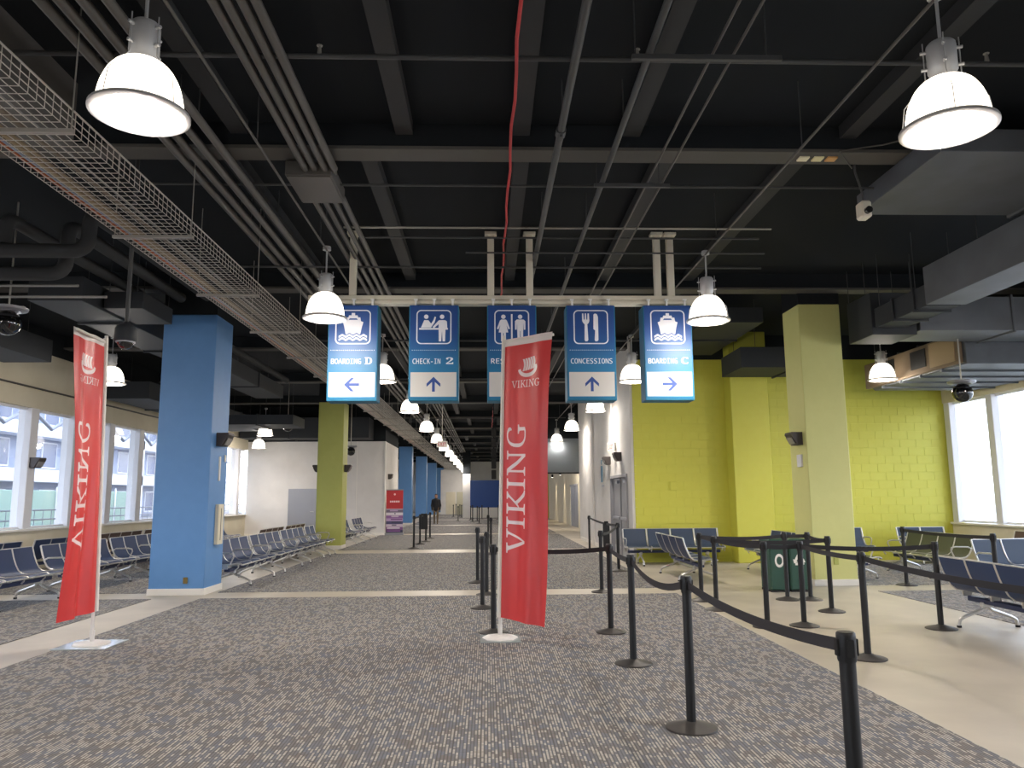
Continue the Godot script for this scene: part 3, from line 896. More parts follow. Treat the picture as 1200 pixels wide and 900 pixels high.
func signs():
	var z := -10.98
	var bm := thing("sign_beam", "long cream double rail from which the five blue signs hang", "beam", Vector3(0, 4.44, z - 0.12))
	obj("upper_rail", span(-2.62, 3.45, 0.0, 0.07, -0.05, 0.05, 0.006), M.offwhite, bm)
	obj("lower_rail", span(-2.62, 3.45, -0.06, -0.006, -0.12, 0.06, 0.006), M.offwhite, bm)
	for x in [-1.98, 0.06, 0.64, 2.56, 2.76]:
		obj("post", span(x - 0.05, x + 0.05, 0.07, CEIL - 4.44, -0.05, 0.04, 0.006), M.offwhite, bm)
		obj("foot_plate", span(x - 0.09, x + 0.09, 1.0, 1.05, -0.08, 0.08, 0.004), M.offwhite, bm)
	var defs := [["ship", "BOARDING", "D", 0, -1.94, "hanging blue sign with a ship, reading BOARDING D above a left arrow"], ["desk", "CHECK-IN", "2", 1, -0.77, "hanging blue sign with a service desk, reading CHECK-IN 2 above an up arrow"], ["people", "RESTROOMS", "", 1, 0.365, "hanging blue rest room sign partly hidden by the right red flag"], ["food", "CONCESSIONS", "", 1, 1.525, "hanging blue sign with fork and knife, reading CONCESSIONS above an up arrow"], ["ship", "BOARDING", "C", 2, 2.66, "hanging blue sign with a ship, reading BOARDING C above a right arrow"]]
	for d in defs:
		var t := thing("hanging_sign", d[5], "sign", Vector3(d[4], 2.93, z))
		obj("sign_box", span(-0.36, 0.36, 0, 1.41, -0.32, 0.0, 0.008), M.signside, t)
		var b := MB.new()
		b.box(Vector3(0, 0.72, 0.003), Vector3(0.69, 1.375, 0.006))
		obj("sign_plate", b, M.signside, t)
		b = MB.new()
		b.quad(Vector3(-0.345, 0.032, 0.0065), Vector3(0.345, 0.032, 0.0065), Vector3(0.345, 1.408, 0.0065), Vector3(-0.345, 1.408, 0.0065), Vector3.BACK)
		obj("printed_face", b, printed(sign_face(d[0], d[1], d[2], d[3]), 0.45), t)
		for x in [-0.27, 0.0, 0.27]:
			b = MB.new()
			b.cyl(Vector3(x, 1.39, -0.01), Vector3(x, 1.50, -0.01), 0.015, 0.015, 8)
			b.box(Vector3(x, 1.50, -0.02), Vector3(0.055, 0.02, 0.05))
			obj("hook", b, M.hook, t)

# ---------------------------------------------------------------- the two red flags
func flag_tex(u0: float, u1: float) -> ImageTexture:
	var c := Canvas.new(256, 1152, Color("d43c3c"))
	var W := Color("f0dede")
	c.rect(0, 0, 1, 0.028, Color("e6dcd8"))
	var q: Callable = func(x: float, y: float) -> Vector2: return Vector2(0.33 + x * 0.42, 0.078 + y * 0.075)
	var hull := []      # a curved hull whose prow rises at the right
	for i in 25:
		var a := lerpf(PI * 0.98, -PI * 0.12, i / 24.0)
		hull.append(q.call(0.5 + cos(a) * 0.5, 0.56 + sin(a) * 0.42))
	for i in 25:
		var a := lerpf(-PI * 0.12, PI * 0.98, i / 24.0)
		hull.append(q.call(0.49 + cos(a) * 0.36, 0.52 + sin(a) * 0.27))
	c.poly([hull], W)
	for k in 5:          # the billowing striped sail
		var s := []
		for i in 9: s.append(q.call(0.22 + 0.125 * k + 0.07 * sin(i / 8.0 * PI) , 0.08 + 0.6 * i / 8.0 - 0.02 * k))
		for i in 9: s.append(q.call(0.325 + 0.125 * k + 0.07 * sin((8 - i) / 8.0 * PI), 0.08 + 0.6 * (8 - i) / 8.0 - 0.02 * k))
		c.poly([s], W)
	var small := letters("VIKING", "Droid Serif")
	c.text(small[0], func(p: Vector2) -> Vector2: return Vector2(0.2 + p.x * 0.62, 0.16 + p.y * 0.027), W)
	var big := letters("VIKING", "Droid Serif")
	c.text(big[0], func(p: Vector2) -> Vector2: return Vector2(lerpf(u0, u1, p.y), 0.775 - p.x * 0.455), W)
	return c.tex()
func flag(label: String, foot: Vector3, top: Vector3, corners: Array, lean: Vector3, wave: float, ph: float, m: Material, plate: float, turn: float):
	var t := thing("banner_flag", label, "flag", foot)
	var bp := MB.new()
	bp.box(Vector3(0, 0.013, 0.02), Vector3(plate, 0.012, plate), 0.003, Basis(Vector3.UP, turn))
	obj("floor_plate", bp, M.acrylic, t)
	bp = MB.new()
	bp.lathe([[0.0, 0.05], [0.1, 0.05], [0.19, 0.032], [0.2, 0.02], [0.2, 0.019], [0.0, 0.019]], 8)
	bp.cyl(Vector3(0, 0.04, 0), Vector3(0, 0.16, 0), 0.024, 0.024, 12)
	obj("weight_foot", bp, M.polewhite, t)
	var po := MB.new()
	po.tube([Vector3(0, 0.03, 0), (top - foot) * 0.5 + lean * 0.4, top - foot], 0.019, 12)
	obj("pole", po, M.polewhite, t)
	# cloth: corners = pole top, free top, free bottom, pole bottom, relative to the foot
	var nu := 20
	var nv := 64
	var g: Array = []
	for j in nv + 1:
		for i in nu + 1:
			var u := float(i) / nu
			var v := float(j) / nv
			var p: Vector3 = (corners[0].lerp(corners[1], u)).lerp(corners[3].lerp(corners[2], u), v)
			var ac: Vector3 = (corners[1] - corners[0]).cross(Vector3.UP).normalized()
			var amp: float = wave * minf(1.0, u * 4.0) * (0.35 + 0.65 * v)
			p += ac * amp * (sin(u * 9.0 + ph + v * 2.2) + 0.45 * sin(u * 17.0 - v * 4.0 + ph * 2.0))
			p += ac * 0.05 * u * sin(v * 5.0 + ph)
			g.append(p)
	var W := nu + 1
	var nn: Array = []
	for j in nv + 1:
		for i in nu + 1:
			var a: Vector3 = g[j * W + mini(i + 1, nu)] - g[j * W + maxi(i - 1, 0)]
			var b: Vector3 = g[mini(j + 1, nv) * W + i] - g[maxi(j - 1, 0) * W + i]
			nn.append(a.cross(b).normalized())
	var cb := MB.new()
	for j in nv:
		for i in nu:
			var k := [j * W + i, j * W + i + 1, (j + 1) * W + i + 1, (j + 1) * W + i]
			var uv := []
			for q in k: uv.append(Vector2(float(q % W) / nu, float(q / W) / nv))
			for s in [1.0, -1.0]:
				var o := []
				for q in k: o.append(g[q] + nn[q] * 0.0012 * s)
				cb.tri(o[0], o[1], o[2], nn[k[0]] * s, nn[k[1]] * s, nn[k[2]] * s, uv[0], uv[1], uv[2])
				cb.tri(o[0], o[2], o[3], nn[k[0]] * s, nn[k[2]] * s, nn[k[3]] * s, uv[0], uv[2], uv[3])
	obj("cloth", cb, m, t)
	var sl := MB.new()
	sl.tube([corners[0] + Vector3(0, 0.02, 0), (corners[0] + corners[3]) * 0.5 + lean * 0.2, corners[3]], 0.026, 10)
	obj("pole_sleeve", sl, M.trim, t)
	sl = MB.new()
	sl.tube([corners[0] + Vector3(0, -0.03, 0), corners[1] + Vector3(0, -0.03, 0)], 0.016, 10)
	obj("top_arm", sl, M.trim, t)
func flags():
	var m := printed(flag_tex(0.12, 0.54), 0.35)
	m.backlight_enabled = true
	m.backlight = Color(0.3, 0.3, 0.3)
	var ml: StandardMaterial3D = m.duplicate()
	ml.albedo_texture = flag_tex(0.45, 0.93)
	flag("tall red flag in the middle of the hall, its white lettering the right way round", Vector3(0.14, 0, -8.8), Vector3(0.2, 3.43, -8.85), [Vector3(0.06, 3.38, -0.05), Vector3(0.6, 3.37, 0.45), Vector3(0.43, 0.19, 0.45), Vector3(-0.01, 0.24, 0.0)], Vector3.ZERO, 0.018, 0.4, m, 0.44, 0.0)
	flag("tall red flag at the left, seen from behind with mirrored lettering", Vector3(-4.27, 0, -8.75), Vector3(-4.37, 3.42, -8.8), [Vector3(-0.105, 3.37, -0.05), Vector3(-0.12, 3.4, 0.55), Vector3(-0.06, 0.32, 0.55), Vector3(0.02, 0.36, 0.0)], Vector3.ZERO, 0.03, 2.1, ml, 0.56, 0.0)

# ---------------------------------------------------------------- beam seating
var bench_of := {}
const PITCH := 0.56
func bench(n: int, kind: String, at: Vector3, turn: float, label: String, arms: Array = [0, 99]) -> void:
	var key := "%d%s%s" % [n, kind, str(arms)]
	if bench_of.has(key):
		dup(bench_of[key], at, turn, label)
		return
	var t := thing("beam_bench", label, "bench", at, turn)
	bench_of[key] = t
	var pr := [Vector2(-0.34, 0.80), Vector2(-0.325, 0.74), Vector2(-0.295, 0.64), Vector2(-0.255, 0.54), Vector2(-0.21, 0.46), Vector2(-0.15, 0.41), Vector2(-0.06, 0.395), Vector2(0.08, 0.405), Vector2(0.19, 0.42), Vector2(0.25, 0.418), Vector2(0.285, 0.395)]
	var x0 := -PITCH * n * 0.5
	var sm: Material = M[kind]
	var st := MB.new()
	st.ribbon(pr, -PITCH * 0.5 + 0.022, PITCH * 0.5 - 0.022, 0.012)
	var seat := st.mesh()
	var fr := MB.new()
	var p3 := []
	for q in pr: p3.append(Vector3(0, q.y, q.x))
	fr.tube(p3, 0.015, 8)
	fr.tube([Vector3(0, 0.41, 0.22), Vector3(0, 0.35, 0.215), Vector3(0, 0.315, 0.18)], 0.013, 6)
	fr.box(Vector3(0, 0.36, -0.02), Vector3(0.03, 0.08, 0.1))
	var frame := fr.mesh()
	var cb := MB.new()
	cb.cyl(Vector3(-PITCH * 0.5 + 0.01, 0.80, -0.342), Vector3(PITCH * 0.5 - 0.01, 0.80, -0.342), 0.01, 0.01, 6)
	var top_rail := cb.mesh()
	var front_rail := cy(Vector3(-PITCH * 0.5 + 0.01, 0.395, 0.285), Vector3(PITCH * 0.5 - 0.01, 0.395, 0.285), 0.012, 6).mesh()
	for i in n:
		var s := obj("seat", seat, sm, t, Vector3(x0 + PITCH * (i + 0.5), 0, 0))
		obj("top_rail", top_rail, M.chrome, s)
		obj("front_rail", front_rail, M.chrome, s)
	for i in n + 1: obj("side_frame", frame, M.chrome, t, Vector3(x0 + PITCH * i, 0, 0))
	obj("beam", span(x0 + 0.05, -x0 - 0.05, 0.27, 0.33, -0.05, 0.05, 0.008), M.beam_navy, t)
	for a in arms:
		var i: int = mini(a, n)
		var ab := MB.new()
		ab.tube([Vector3(0, 0.56, -0.26), Vector3(0, 0.595, -0.2), Vector3(0, 0.6, 0.04), Vector3(0, 0.585, 0.11), Vector3(0, 0.54, 0.125), Vector3(0, 0.41, 0.07)], 0.014, 8)
		obj("armrest", ab, M.chrome, t, Vector3(x0 + PITCH * i, 0, 0))
	var lx := maxf(0.35, PITCH * n * 0.5 - PITCH * 0.62)
	for s in [-1, 1]:
		var lg := MB.new()
		lg.box(Vector3(0, 0.26, 0), Vector3(0.07, 0.06, 0.13), 0.01)
		for e in [-1, 1]:
			lg.tube([Vector3(0, 0.25, 0.0), Vector3(0, 0.2, 0.06 * e), Vector3(0, 0.12, 0.28 * e), Vector3(0, 0.09, 0.33 * e), Vector3(0, 0.02, 0.345 * e)], 0.02, 8)
		var lo := obj("leg", lg, M.chrome, t, Vector3(s * lx, 0, 0))
		for e in [-1, 1]: obj("foot_glide", cy(Vector3(0, 0.0, 0.345 * e), Vector3(0, 0.025, 0.345 * e), 0.026, 10), M.rubber, lo)
func seating():
	var E := PI * 0.5     # seats facing +x
	# first bay, left: a row that faces the aisle and a row that faces the windows
	bench(4, "navy", Vector3(-7.2, 0, -9.7), E, "navy bench just outside the left edge of the view, facing the aisle", [])
	bench(4, "navy", Vector3(-7.2, 0, -12.12), E, "navy bench at the left edge of the view, nearest us, facing the aisle", [])
	bench(4, "navy", Vector3(-7.2, 0, -14.6), E, "navy bench seen behind the left flag cloth, facing the aisle", [0, 2])
	bench(4, "navy", Vector3(-7.2, 0, -17.0), E, "navy bench between the left flag pole and the blue pillar, facing the aisle", [0, 2])
	bench(4, "navy", Vector3(-7.2, 0, -19.4), E, "navy bench mostly hidden behind the blue pillar, facing the aisle", [0, 2])
	bench(4, "navy", Vector3(-9.05, 0, -13.84), -E, "navy bench under the leftmost windows, its back to us", [])
	bench(4, "navy", Vector3(-9.05, 0, -16.5), -E, "navy bench under the windows behind the left flag, its back to us", [])
	bench(4, "brown_reflection", Vector3(-9.05, 0, -18.9), -E, "blue bench with a painted brown reflection under the windows between left flag pole and blue pillar", [])
	bench(4, "brown_reflection", Vector3(-9.05, 0, -21.3), -E, "blue bench with a painted brown reflection under the windows hidden behind the blue pillar", [])
	# second bay, left, along the aisle
	bench(4, "navy", Vector3(-4.64, 0, -15.25), E, "navy bench just right of the blue pillar, along the aisle", [0, 2, 99])
	bench(4, "navy", Vector3(-4.64, 0, -17.65), E, "navy bench second after the blue pillar, along the aisle", [0, 2, 99])
	bench(4, "navy", Vector3(-4.64, 0, -20.05), E, "navy bench third after the blue pillar, along the aisle", [0, 2, 99])
	bench(2, "navy", Vector3(-4.64, 0, -21.95), E, "two-seat navy bench in front of the olive green pillar")
	bench(4, "brown_reflection", Vector3(-5.95, 0, -20.6), -E, "blue bench with a painted brown reflection behind the aisle row, nearer one", [])
	bench(4, "brown_reflection", Vector3(-5.95, 0, -23.1), -E, "blue bench with a painted brown reflection behind the aisle row, left of the olive pillar", [])
	bench(4, "navy", Vector3(-8.3, 0, -24.6), E, "dark bench under the last left window, right of the blue pillar", [])
	# third bay, left
	bench(4, "navy", Vector3(-4.72, 0, -27.2), E, "dark bench just behind the olive green pillar")
	bench(4, "navy", Vector3(-4.72, 0, -30.3), E, "dark bench between the olive green pillar and the roll-up banner")
	# right side
	bench(4, "navy_lit", Vector3(4.3, 0, -17.95), 0.0, "blue bench along the yellow wall beside the rest room doors")
	bench(4, "navy", Vector3(3.88, 0, -15.2), E, "navy bench seen end-on from behind, in front of the yellow wall", [])
	bench(3, "navy", Vector3(5.9, 0, -16.1), -E, "dark bench behind the green bins")
	bench(4, "olive", Vector3(6.95, 0, -15.3), E, "dark bench whose end leg shows right of the pale yellow pillar")
	bench(2, "navy_lit", Vector3(8.15, 0, -17.6), 0.0, "navy two-seat bench painted as lit along the yellow wall right of the yellow pillar")
	bench(2, "navy_lit", Vector3(10.1, 0, -17.6), 0.0, "navy two-seat bench painted as lit in the corner of yellow wall and right window")
	bench(4, "olive", Vector3(8.6, 0, -15.2), -E, "greenish bench facing left in the right seating area")
	bench(3, "navy_lit", Vector3(8.95, 0, -12.6), 0.15, "navy bench painted blue-grey as lit facing us behind the nearest right bench")
	bench(4, "brown_reflection", Vector3(10.5, 0, -14.6), -E, "bench with a painted brown reflection under the right window")
	bench(4, "navy", Vector3(5.87, 0, -8.4), E * 0.98, "large dark navy bench at the right edge, seen from behind", [])

# ---------------------------------------------------------------- belt stanchions
func stanchions():
	var spots := [
		["a0", 1.44, -3.16, "nearest black belt post, its foot cut off by the bottom of the view"],
		["a1", 1.37, -5.4, "second nearest belt post, its whole round base on the carpet"],
		["a2", 1.36, -7.42, "third nearest belt post in the line on the carpet, brown glint on its base"],
		["a3", 1.42, -9.11, "fourth nearest belt post in the line on the carpet"],
		["a4", 1.88, -12.93, "belt post on the pale cross strip below the black hanging panel"],
		["b1", 3.64, -7.54, "belt post on the pale floor right of the carpet edge, nearest there"],
		["b2", 3.34, -9.38, "belt post in front of the left green bin"],
		["b11", 3.8, -9.42, "belt post in front of the right green bin, joined to three belts"],
		["b3", 3.15, -10.8, "right one of two belt posts by the corner of the carpet"],
		["b4", 3.21, -11.76, "left one of two belt posts by the corner of the carpet"],
		["b5", 4.51, -11.75, "belt post close before the green bins, left of two"],
		["b6", 4.85, -11.72, "belt post close before the green bins, right of two"],
		["b7", 4.63, -10.52, "belt post in front of the pale yellow pillar's left half"],
		["b8", 5.29, -9.11, "belt post beside the end of the large navy bench at right"],
		["b9", 7.25, -13.42, "belt post standing right of the pale yellow pillar before the greenish bench"],
		["b10", 6.3, -8.75, "belt post whose base shows at the right edge under the navy bench"],
		["b12", 7.16, -10.86, "belt post behind the large navy bench at right"],
		["p", 3.58, -4.4, "belt post outside the right edge that holds the front belt"],
		["c0", 0.07, -9.2, "belt post right behind the foot of the right flag"],
		["c1", -0.07, -11.2, "belt post left of the right flag, nearest of the cluster in front of the screen"],
		["c2", -0.01, -12.76, "second belt post of the cluster left of the right flag"],
		["c3", -0.18, -14.5, "third belt post of the cluster left of the right flag"],
		["c4", 0.1, -21.6, "slim distant belt post left of the right flag pole, nearer one"],
		["c5", 0.03, -24.8, "slim distant belt post left of the right flag pole, farther one"],
		["d1", -2.28, -24.4, "leftmost belt post of the row before the far man"],
		["d2", -2.28, -26.6, "belt post at the left side of the black panel before the far man"],
		["d3", -2.2, -28.1, "belt post at the right side of the black panel before the far man"],
		["d4", -2.22, -30.4, "belt post nearest in front of the far man"],
		["e1", 3.0, -22.9, "belt post left of the black hanging panel by the rest rooms"],
		["e2", 2.75, -16.4, "belt post right of the black hanging panel by the rest room doors"]]
	for i in 26:
		spots.append(["f%d" % i, rng.randf_range(-3.2, 1.6), -46.0 - 1.1 * i, "tiny black belt post in the far crowd of posts below the blue screen"])
	var proto: Node3D = null
	var by := {}
	for s in spots:
		var at := Vector3(s[1], 0.007 if s[1] < 3.05 and s[1] > -4.5 and not (s[2] < -12.7 and s[2] > -13.4) else 0.0, s[2])
		var far: bool = s[0].begins_with("f")
		if proto == null:
			proto = thing("belt_stanchion", s[3], "stanchion", at)
			var b := MB.new()
			b.lathe([[0.0, 0.05], [0.045, 0.05], [0.06, 0.042], [0.15, 0.02], [0.172, 0.012], [0.175, 0.006], [0.172, 0.0], [0.0, 0.0]], 28)
			obj("base", b, M.base, proto)
			obj("pole", cy(Vector3(0, 0.03, 0), Vector3(0, 0.9, 0), 0.032, 18), M.post, proto)
			b = MB.new()
			b.lathe([[0.0, 1.0], [0.032, 1.0], [0.037, 0.995], [0.038, 0.985], [0.038, 0.895], [0.035, 0.885], [0.0, 0.885]], 18)
			obj("head", b, M.post, proto)
			b = MB.new()
			for k in 4: b.box(Basis(Vector3.UP, PI * 0.5 * k) * Vector3(0.038, 0.94, 0), Vector3(0.012, 0.066, 0.028) if k % 2 == 0 else Vector3(0.028, 0.066, 0.012), 0.002)
			obj("belt_clips", b, M.rubber, proto)
			by[s[0]] = proto
		else: by[s[0]] = dup(proto, at, 0.0, s[3], "far belt posts" if far else "")
	var belts := [["a2", "a1", 0.1], ["a1", "a0", 0.05], ["a3", "a2", 0.02], ["a3", "c0", 0.03], ["b1", "p", 0.04], ["b11", "b1", 0.02], ["b3", "b2", 0.02], ["b2", "b11", 0.01], ["b11", "b8", 0.03], ["b4", "b5", 0.03], ["b5", "b6", 0.0], ["b3", "b7", 0.03], ["b4", "b3", 0.0], ["b6", "b7", 0.02], ["b9", "b12", 0.02], ["e1", "e2", 0.04], ["d1", "d2", 0.02], ["d2", "d3", 0.01], ["d3", "d4", 0.02], ["a4", "e2", 0.05]]
	for e in belts:
		var f: Node3D = by[e[0]]
		var d: Vector3 = by[e[1]].position - f.position
		var b := MB.new()
		var along := Vector3(d.x, 0, d.z).normalized()
		var side := along.cross(Vector3.UP)
		var pts := []
		for i in 13:
			var t := i / 12.0
			pts.append(along * 0.042 + (d - along * 0.084) * t + Vector3(0, 0.94 - e[2] * 4.0 * t * (1.0 - t), 0))
		for i in 12:
			for s in [-1.0, 1.0]:
				var o: Vector3 = side * 0.001 * s
				var up := Vector3(0, 0.026, 0)
				b.quad(pts[i] + o - up, pts[i + 1] + o - up, pts[i + 1] + o + up, pts[i] + o + up, side * s)
				b.quad(pts[i] - side * 0.001 + up * s, pts[i + 1] - side * 0.001 + up * s, pts[i + 1] + side * 0.001 + up * s, pts[i] + side * 0.001 + up * s, Vector3.UP * s)
		obj("belt", b, M.belt, f)
	for q in [["black fabric panel hanging on the queue belt by the rest room doors", Vector3(2.83, 0.62, -18.5), 0.16, 0.62], ["black fabric panel between two posts before the far man", Vector3(-2.24, 0.72, -27.4), 0.3, 0.5]]:
		var t := thing("queue_panel", q[0], "panel", q[1])
		obj("panel", bx(Vector3.ZERO, Vector3(q[2], q[3], 0.05), 0.01), M.post, t)
		obj("belt_clamp", bx(Vector3(0, q[3] * 0.5 + 0.02, 0), Vector3(q[2] * 0.6, 0.05, 0.07), 0.01), M.rubber, t)

# ---------------------------------------------------------------- fittings on walls, pillars and ceiling
func prism(pf: Array, x0: float, x1: float) -> MB:   # convex outline of Vector2(z, y), along x
	var b := MB.new()
	var c := Vector2.ZERO
	for q in pf: c += q / pf.size()
	for i in pf.size():
		var p: Vector2 = pf[i]
		var r: Vector2 = pf[(i + 1) % pf.size()]
		var out := (p + r) * 0.5 - c
		var o3 := Vector3(0, out.y, out.x)
		b.flat(Vector3(x0, p.y, p.x), Vector3(x1, p.y, p.x), Vector3(x1, r.y, r.x), o3)
		b.flat(Vector3(x0, p.y, p.x), Vector3(x1, r.y, r.x), Vector3(x0, r.y, r.x), o3)
		b.flat(Vector3(x0, c.y, c.x), Vector3(x0, p.y, p.x), Vector3(x0, r.y, r.x), Vector3.LEFT)
		b.flat(Vector3(x1, c.y, c.x), Vector3(x1, p.y, p.x), Vector3(x1, r.y, r.x), Vector3.RIGHT)
	return b
func fittings():
	var t := thing("emergency_light", "dark wedge-shaped emergency light on the right face of the blue pillar", "light", Vector3(-4.65, 2.57, -13.5), PI * 0.5)
	obj("housing", prism([Vector2(0, -0.11), Vector2(0, 0.12), Vector2(0.2, 0.12), Vector2(0.21, 0.08), Vector2(0.1, -0.11)], -0.15, 0.15), mat("3a3433", 0.5), t)
	var lens := MB.new()
	lens.box(Vector3(0, -0.03, 0.165), Vector3(0.24, 0.13, 0.01), 0.0, Basis(Vector3.RIGHT, 0.5))
	obj("lens", lens, mat("8d8a88", 0.2, 0.0, 0.6), t)
	var eg := [[Vector3(5.66, 2.56, -13.75), -PI * 0.5, "dark wedge-shaped emergency light on the left face of the pale yellow pillar"], [Vector3(-4.55, 2.5, -24.9), PI * 0.5, "emergency light on the right side of the olive green pillar"], [Vector3(-5.35, 2.5, -24.9), -PI * 0.5, "emergency light on the left side of the olive green pillar"], [Vector3(3.5, 2.58, -20.1), -PI * 0.5, "right one of two emergency lights above the rest room doors"], [Vector3(3.5, 2.56, -21.9), -PI * 0.5, "left one of two emergency lights above the rest room doors"], [Vector3(XL, 2.4, -17.85), PI * 0.5, "emergency light on the left window mullion"], [Vector3(-4.4, 2.5, -34.6), PI * 0.5, "emergency light on the corner of the white room above the roll-up banner"]]
	for e in eg: dup(t, e[0], e[1], e[2])
	var plate: Callable = func(label: String, c: Vector3, s: Vector3, m: Material, slot := false):
		var p := thing("wall_plate", label, "plate", c)
		obj("plate", bx(Vector3.ZERO, s, 0.004), m, p)
		if slot: obj("slot", bx(Vector3(s.x * 0.5, 0, 0), Vector3(0.006, s.y * 0.8, 0.02), 0.0), M.pipe_dark, p)
	plate.call("tall cream wall heater panel low on the right face of the blue pillar", Vector3(-4.62, 1.13, -13.6), Vector3(0.06, 0.68, 0.26), M.cream, true)
	plate.call("narrow white strip on the right face of the blue pillar below its light", Vector3(-4.64, 2.08, -13.55), Vector3(0.025, 0.42, 0.06), M.trim)
	plate.call("small white dot plate beside the narrow strip on the blue pillar", Vector3(-4.64, 2.27, -13.82), Vector3(0.02, 0.12, 0.07), M.trim)
	plate.call("grey square plate under the emergency light of the pale yellow pillar", Vector3(5.645, 2.17, -13.75), Vector3(0.03, 0.22, 0.2), M.frame)
	plate.call("brass outlet at the foot of the blue pillar's front face", Vector3(-4.95, 0.24, -13.09), Vector3(0.07, 0.1, 0.02), mat("7c6a3a", 0.4, 0.3))
	plate.call("pale outlet low on the front of the pale yellow pillar", Vector3(6.05, 0.42, -13.44), Vector3(0.08, 0.12, 0.02), M.lime)
	plate.call("yellow box plate on the yellow wall between rest rooms and pilaster", Vector3(4.5, 1.8, -18.57), Vector3(0.18, 0.2, 0.03), M.yellow)
	plate.call("white detector high on the white room wall at left", Vector3(-6.1, 3.55, -33.47), Vector3(0.18, 0.16, 0.06), M.trim)
	# dome camera on a pole
	var pc := thing("dome_camera", "black dome camera hanging on a long pole above the left flag", "camera", Vector3(-3.94, 3.26, -8.35))
	obj("pole", cy(Vector3(0, 0.2, 0), Vector3(0, CEIL - 3.26, 0), 0.022, 12), M.pipe_dark, pc)
	var b := MB.new()
	b.lathe([[0.0, 0.22], [0.03, 0.22], [0.04, 0.2], [0.095, 0.17], [0.115, 0.14], [0.12, 0.02], [0.11, 0.0], [0.0, 0.0]], 24)
	obj("housing", b, M.duct_dark, pc)
	b = MB.new()
	var ds := []
	for i in 9: ds.append([0.085 * cos(PI * 0.5 * i / 8.0), -0.085 * sin(PI * 0.5 * i / 8.0)])
	ds.reverse()
	ds.append([0.0, 0.0])
	b.lathe(ds, 24)
	obj("dome", b, M.blackgloss, pc)
	b = MB.new()
	b.lathe([[0.084, 0.004], [0.1, 0.004], [0.1, -0.012], [0.084, -0.012], [0.084, 0.004]], 24)
	obj("ring", b, M.steel, pc)
	# big ball cameras / loudspeaker balls with a bracket ring
	var bl := thing("ball_speaker", "dark glossy ball fitting hanging from a ring at the top of the right window", "fixture", Vector3(8.28, 3.3, -13.0))
	b = MB.new()
	var sp := []
	for i in 17: sp.append([0.165 * sin(PI * i / 16.0), -0.165 * cos(PI * i / 16.0)])
	sp[0][0] = 0.0; sp[16][0] = 0.0
	b.lathe(sp, 24)
	obj("ball", b, M.blackgloss, bl)
	b = MB.new()
	b.lathe([[0.15, 0.15], [0.22, 0.17], [0.23, 0.2], [0.15, 0.22], [0.12, 0.2], [0.15, 0.15]], 24)
	b.box(Vector3(0, 0.2, 0), Vector3(0.4, 0.04, 0.06))
	obj("ring_bracket", b, M.steel, bl)
	var hang: Callable = func(o: Node3D): obj("hanger", cy(Vector3(0, 0.2, 0), Vector3(0, CEIL - o.position.y, 0), 0.012, 8), M.galv, o)
	var b0 := dup(bl, Vector3(-6.25, 3.85, -10.0), 0.0, "dark ball fitting with a chrome ring cut by the left edge of the view")
	var b1 := dup(bl, Vector3(-6.75, 3.98, -26.2), 0.0, "dark ball fitting in the clutter left of the olive green pillar")
	var b2 := dup(bl, Vector3(-5.1, 3.3, -29.0), 0.0, "dark ball fitting right of the olive green pillar against the white wall")
	obj("hanger", cy(Vector3(0, 0.2, 0), Vector3(0, 0.96, 0), 0.012, 8), M.galv, bl)
	for o in [b0, b1, b2]: hang.call(o)
	# white camera hanging at the end of a bracket, with its box
	var wc := thing("spot_camera", "small pale camera hanging on a bracket at the upper right", "camera", Vector3(4.33, 4.78, -8.3))
	obj("body", bx(Vector3.ZERO, Vector3(0.12, 0.2, 0.16), 0.02), M.offwhite, wc)
	obj("lens", cy(Vector3(0, -0.03, 0.08), Vector3(0, -0.03, 0.13), 0.04, 14), M.blackgloss, wc)
	b = MB.new()
	b.tube([Vector3(0, 0.1, 0), Vector3(0.0, 0.2, 0), Vector3(-0.12, 0.42, 0.1), Vector3(-0.12, CEIL - 4.78, 0.1)], 0.012, 8)
	obj("arm", b, M.pipe_dark, wc)
	obj("junction_box", bx(Vector3(-0.2, 0.6, 0.1), Vector3(0.25, 0.08, 0.2), 0.01), M.dark, wc)
	var cw := MB.new()
	cw.tube([Vector3(4.21, 5.36, -8.1), Vector3(4.1, 5.18, -8.05), Vector3(3.75, 5.17, -7.6), Vector3(4.2, 5.22, -7.55), Vector3(4.5, 5.215, -7.3), Vector3(5.4, 5.21, -7.2)], 0.008, 6)
	tag(obj("loose_cable", cw, M.pipe), "thin loose cable strung from the pale camera to the right along the beam", "cable")
	var lb := [["ece3c4", 3.46, "left pale label strip"], ["e8dfae", 3.62, "middle pale label strip"], ["d9a566", 3.77, "orange label strip"]]
	for l in lb: tag(obj("label_strip", bx(Vector3(l[1], 5.19, -7.86 + 0.02), Vector3(0.11, 0.018, 0.1), 0.002), mat(l[0], 0.6)), l[2] + " under the cross beam beside the pale camera", "label")
	# green bins
	for k in 2:
		var n := thing("recycling_bin", ["left dark green bin with a white round letter, by the yellow pillar", "right dark green bin with white recycling arrows, by the yellow pillar"][k], "bin", Vector3([4.76, 5.09][k], 0, -12.9))
		b = MB.new()
		b.box(Vector3(0, 0.4, 0), Vector3(0.31, 0.76, 0.46), 0.025)
		obj("body", b, M.green, n)
		obj("lid", bx(Vector3(0, 0.81, 0), Vector3(0.325, 0.07, 0.48), 0.02), M.green, n)
		obj("opening", bx(Vector3(0, 0.72, 0.23), Vector3(0.22, 0.06, 0.02), 0.005), M.rubber, n)
		obj("plinth", bx(Vector3(0, 0.015, 0), Vector3(0.3, 0.03, 0.46)), M.rubber, n)
		b = MB.new()
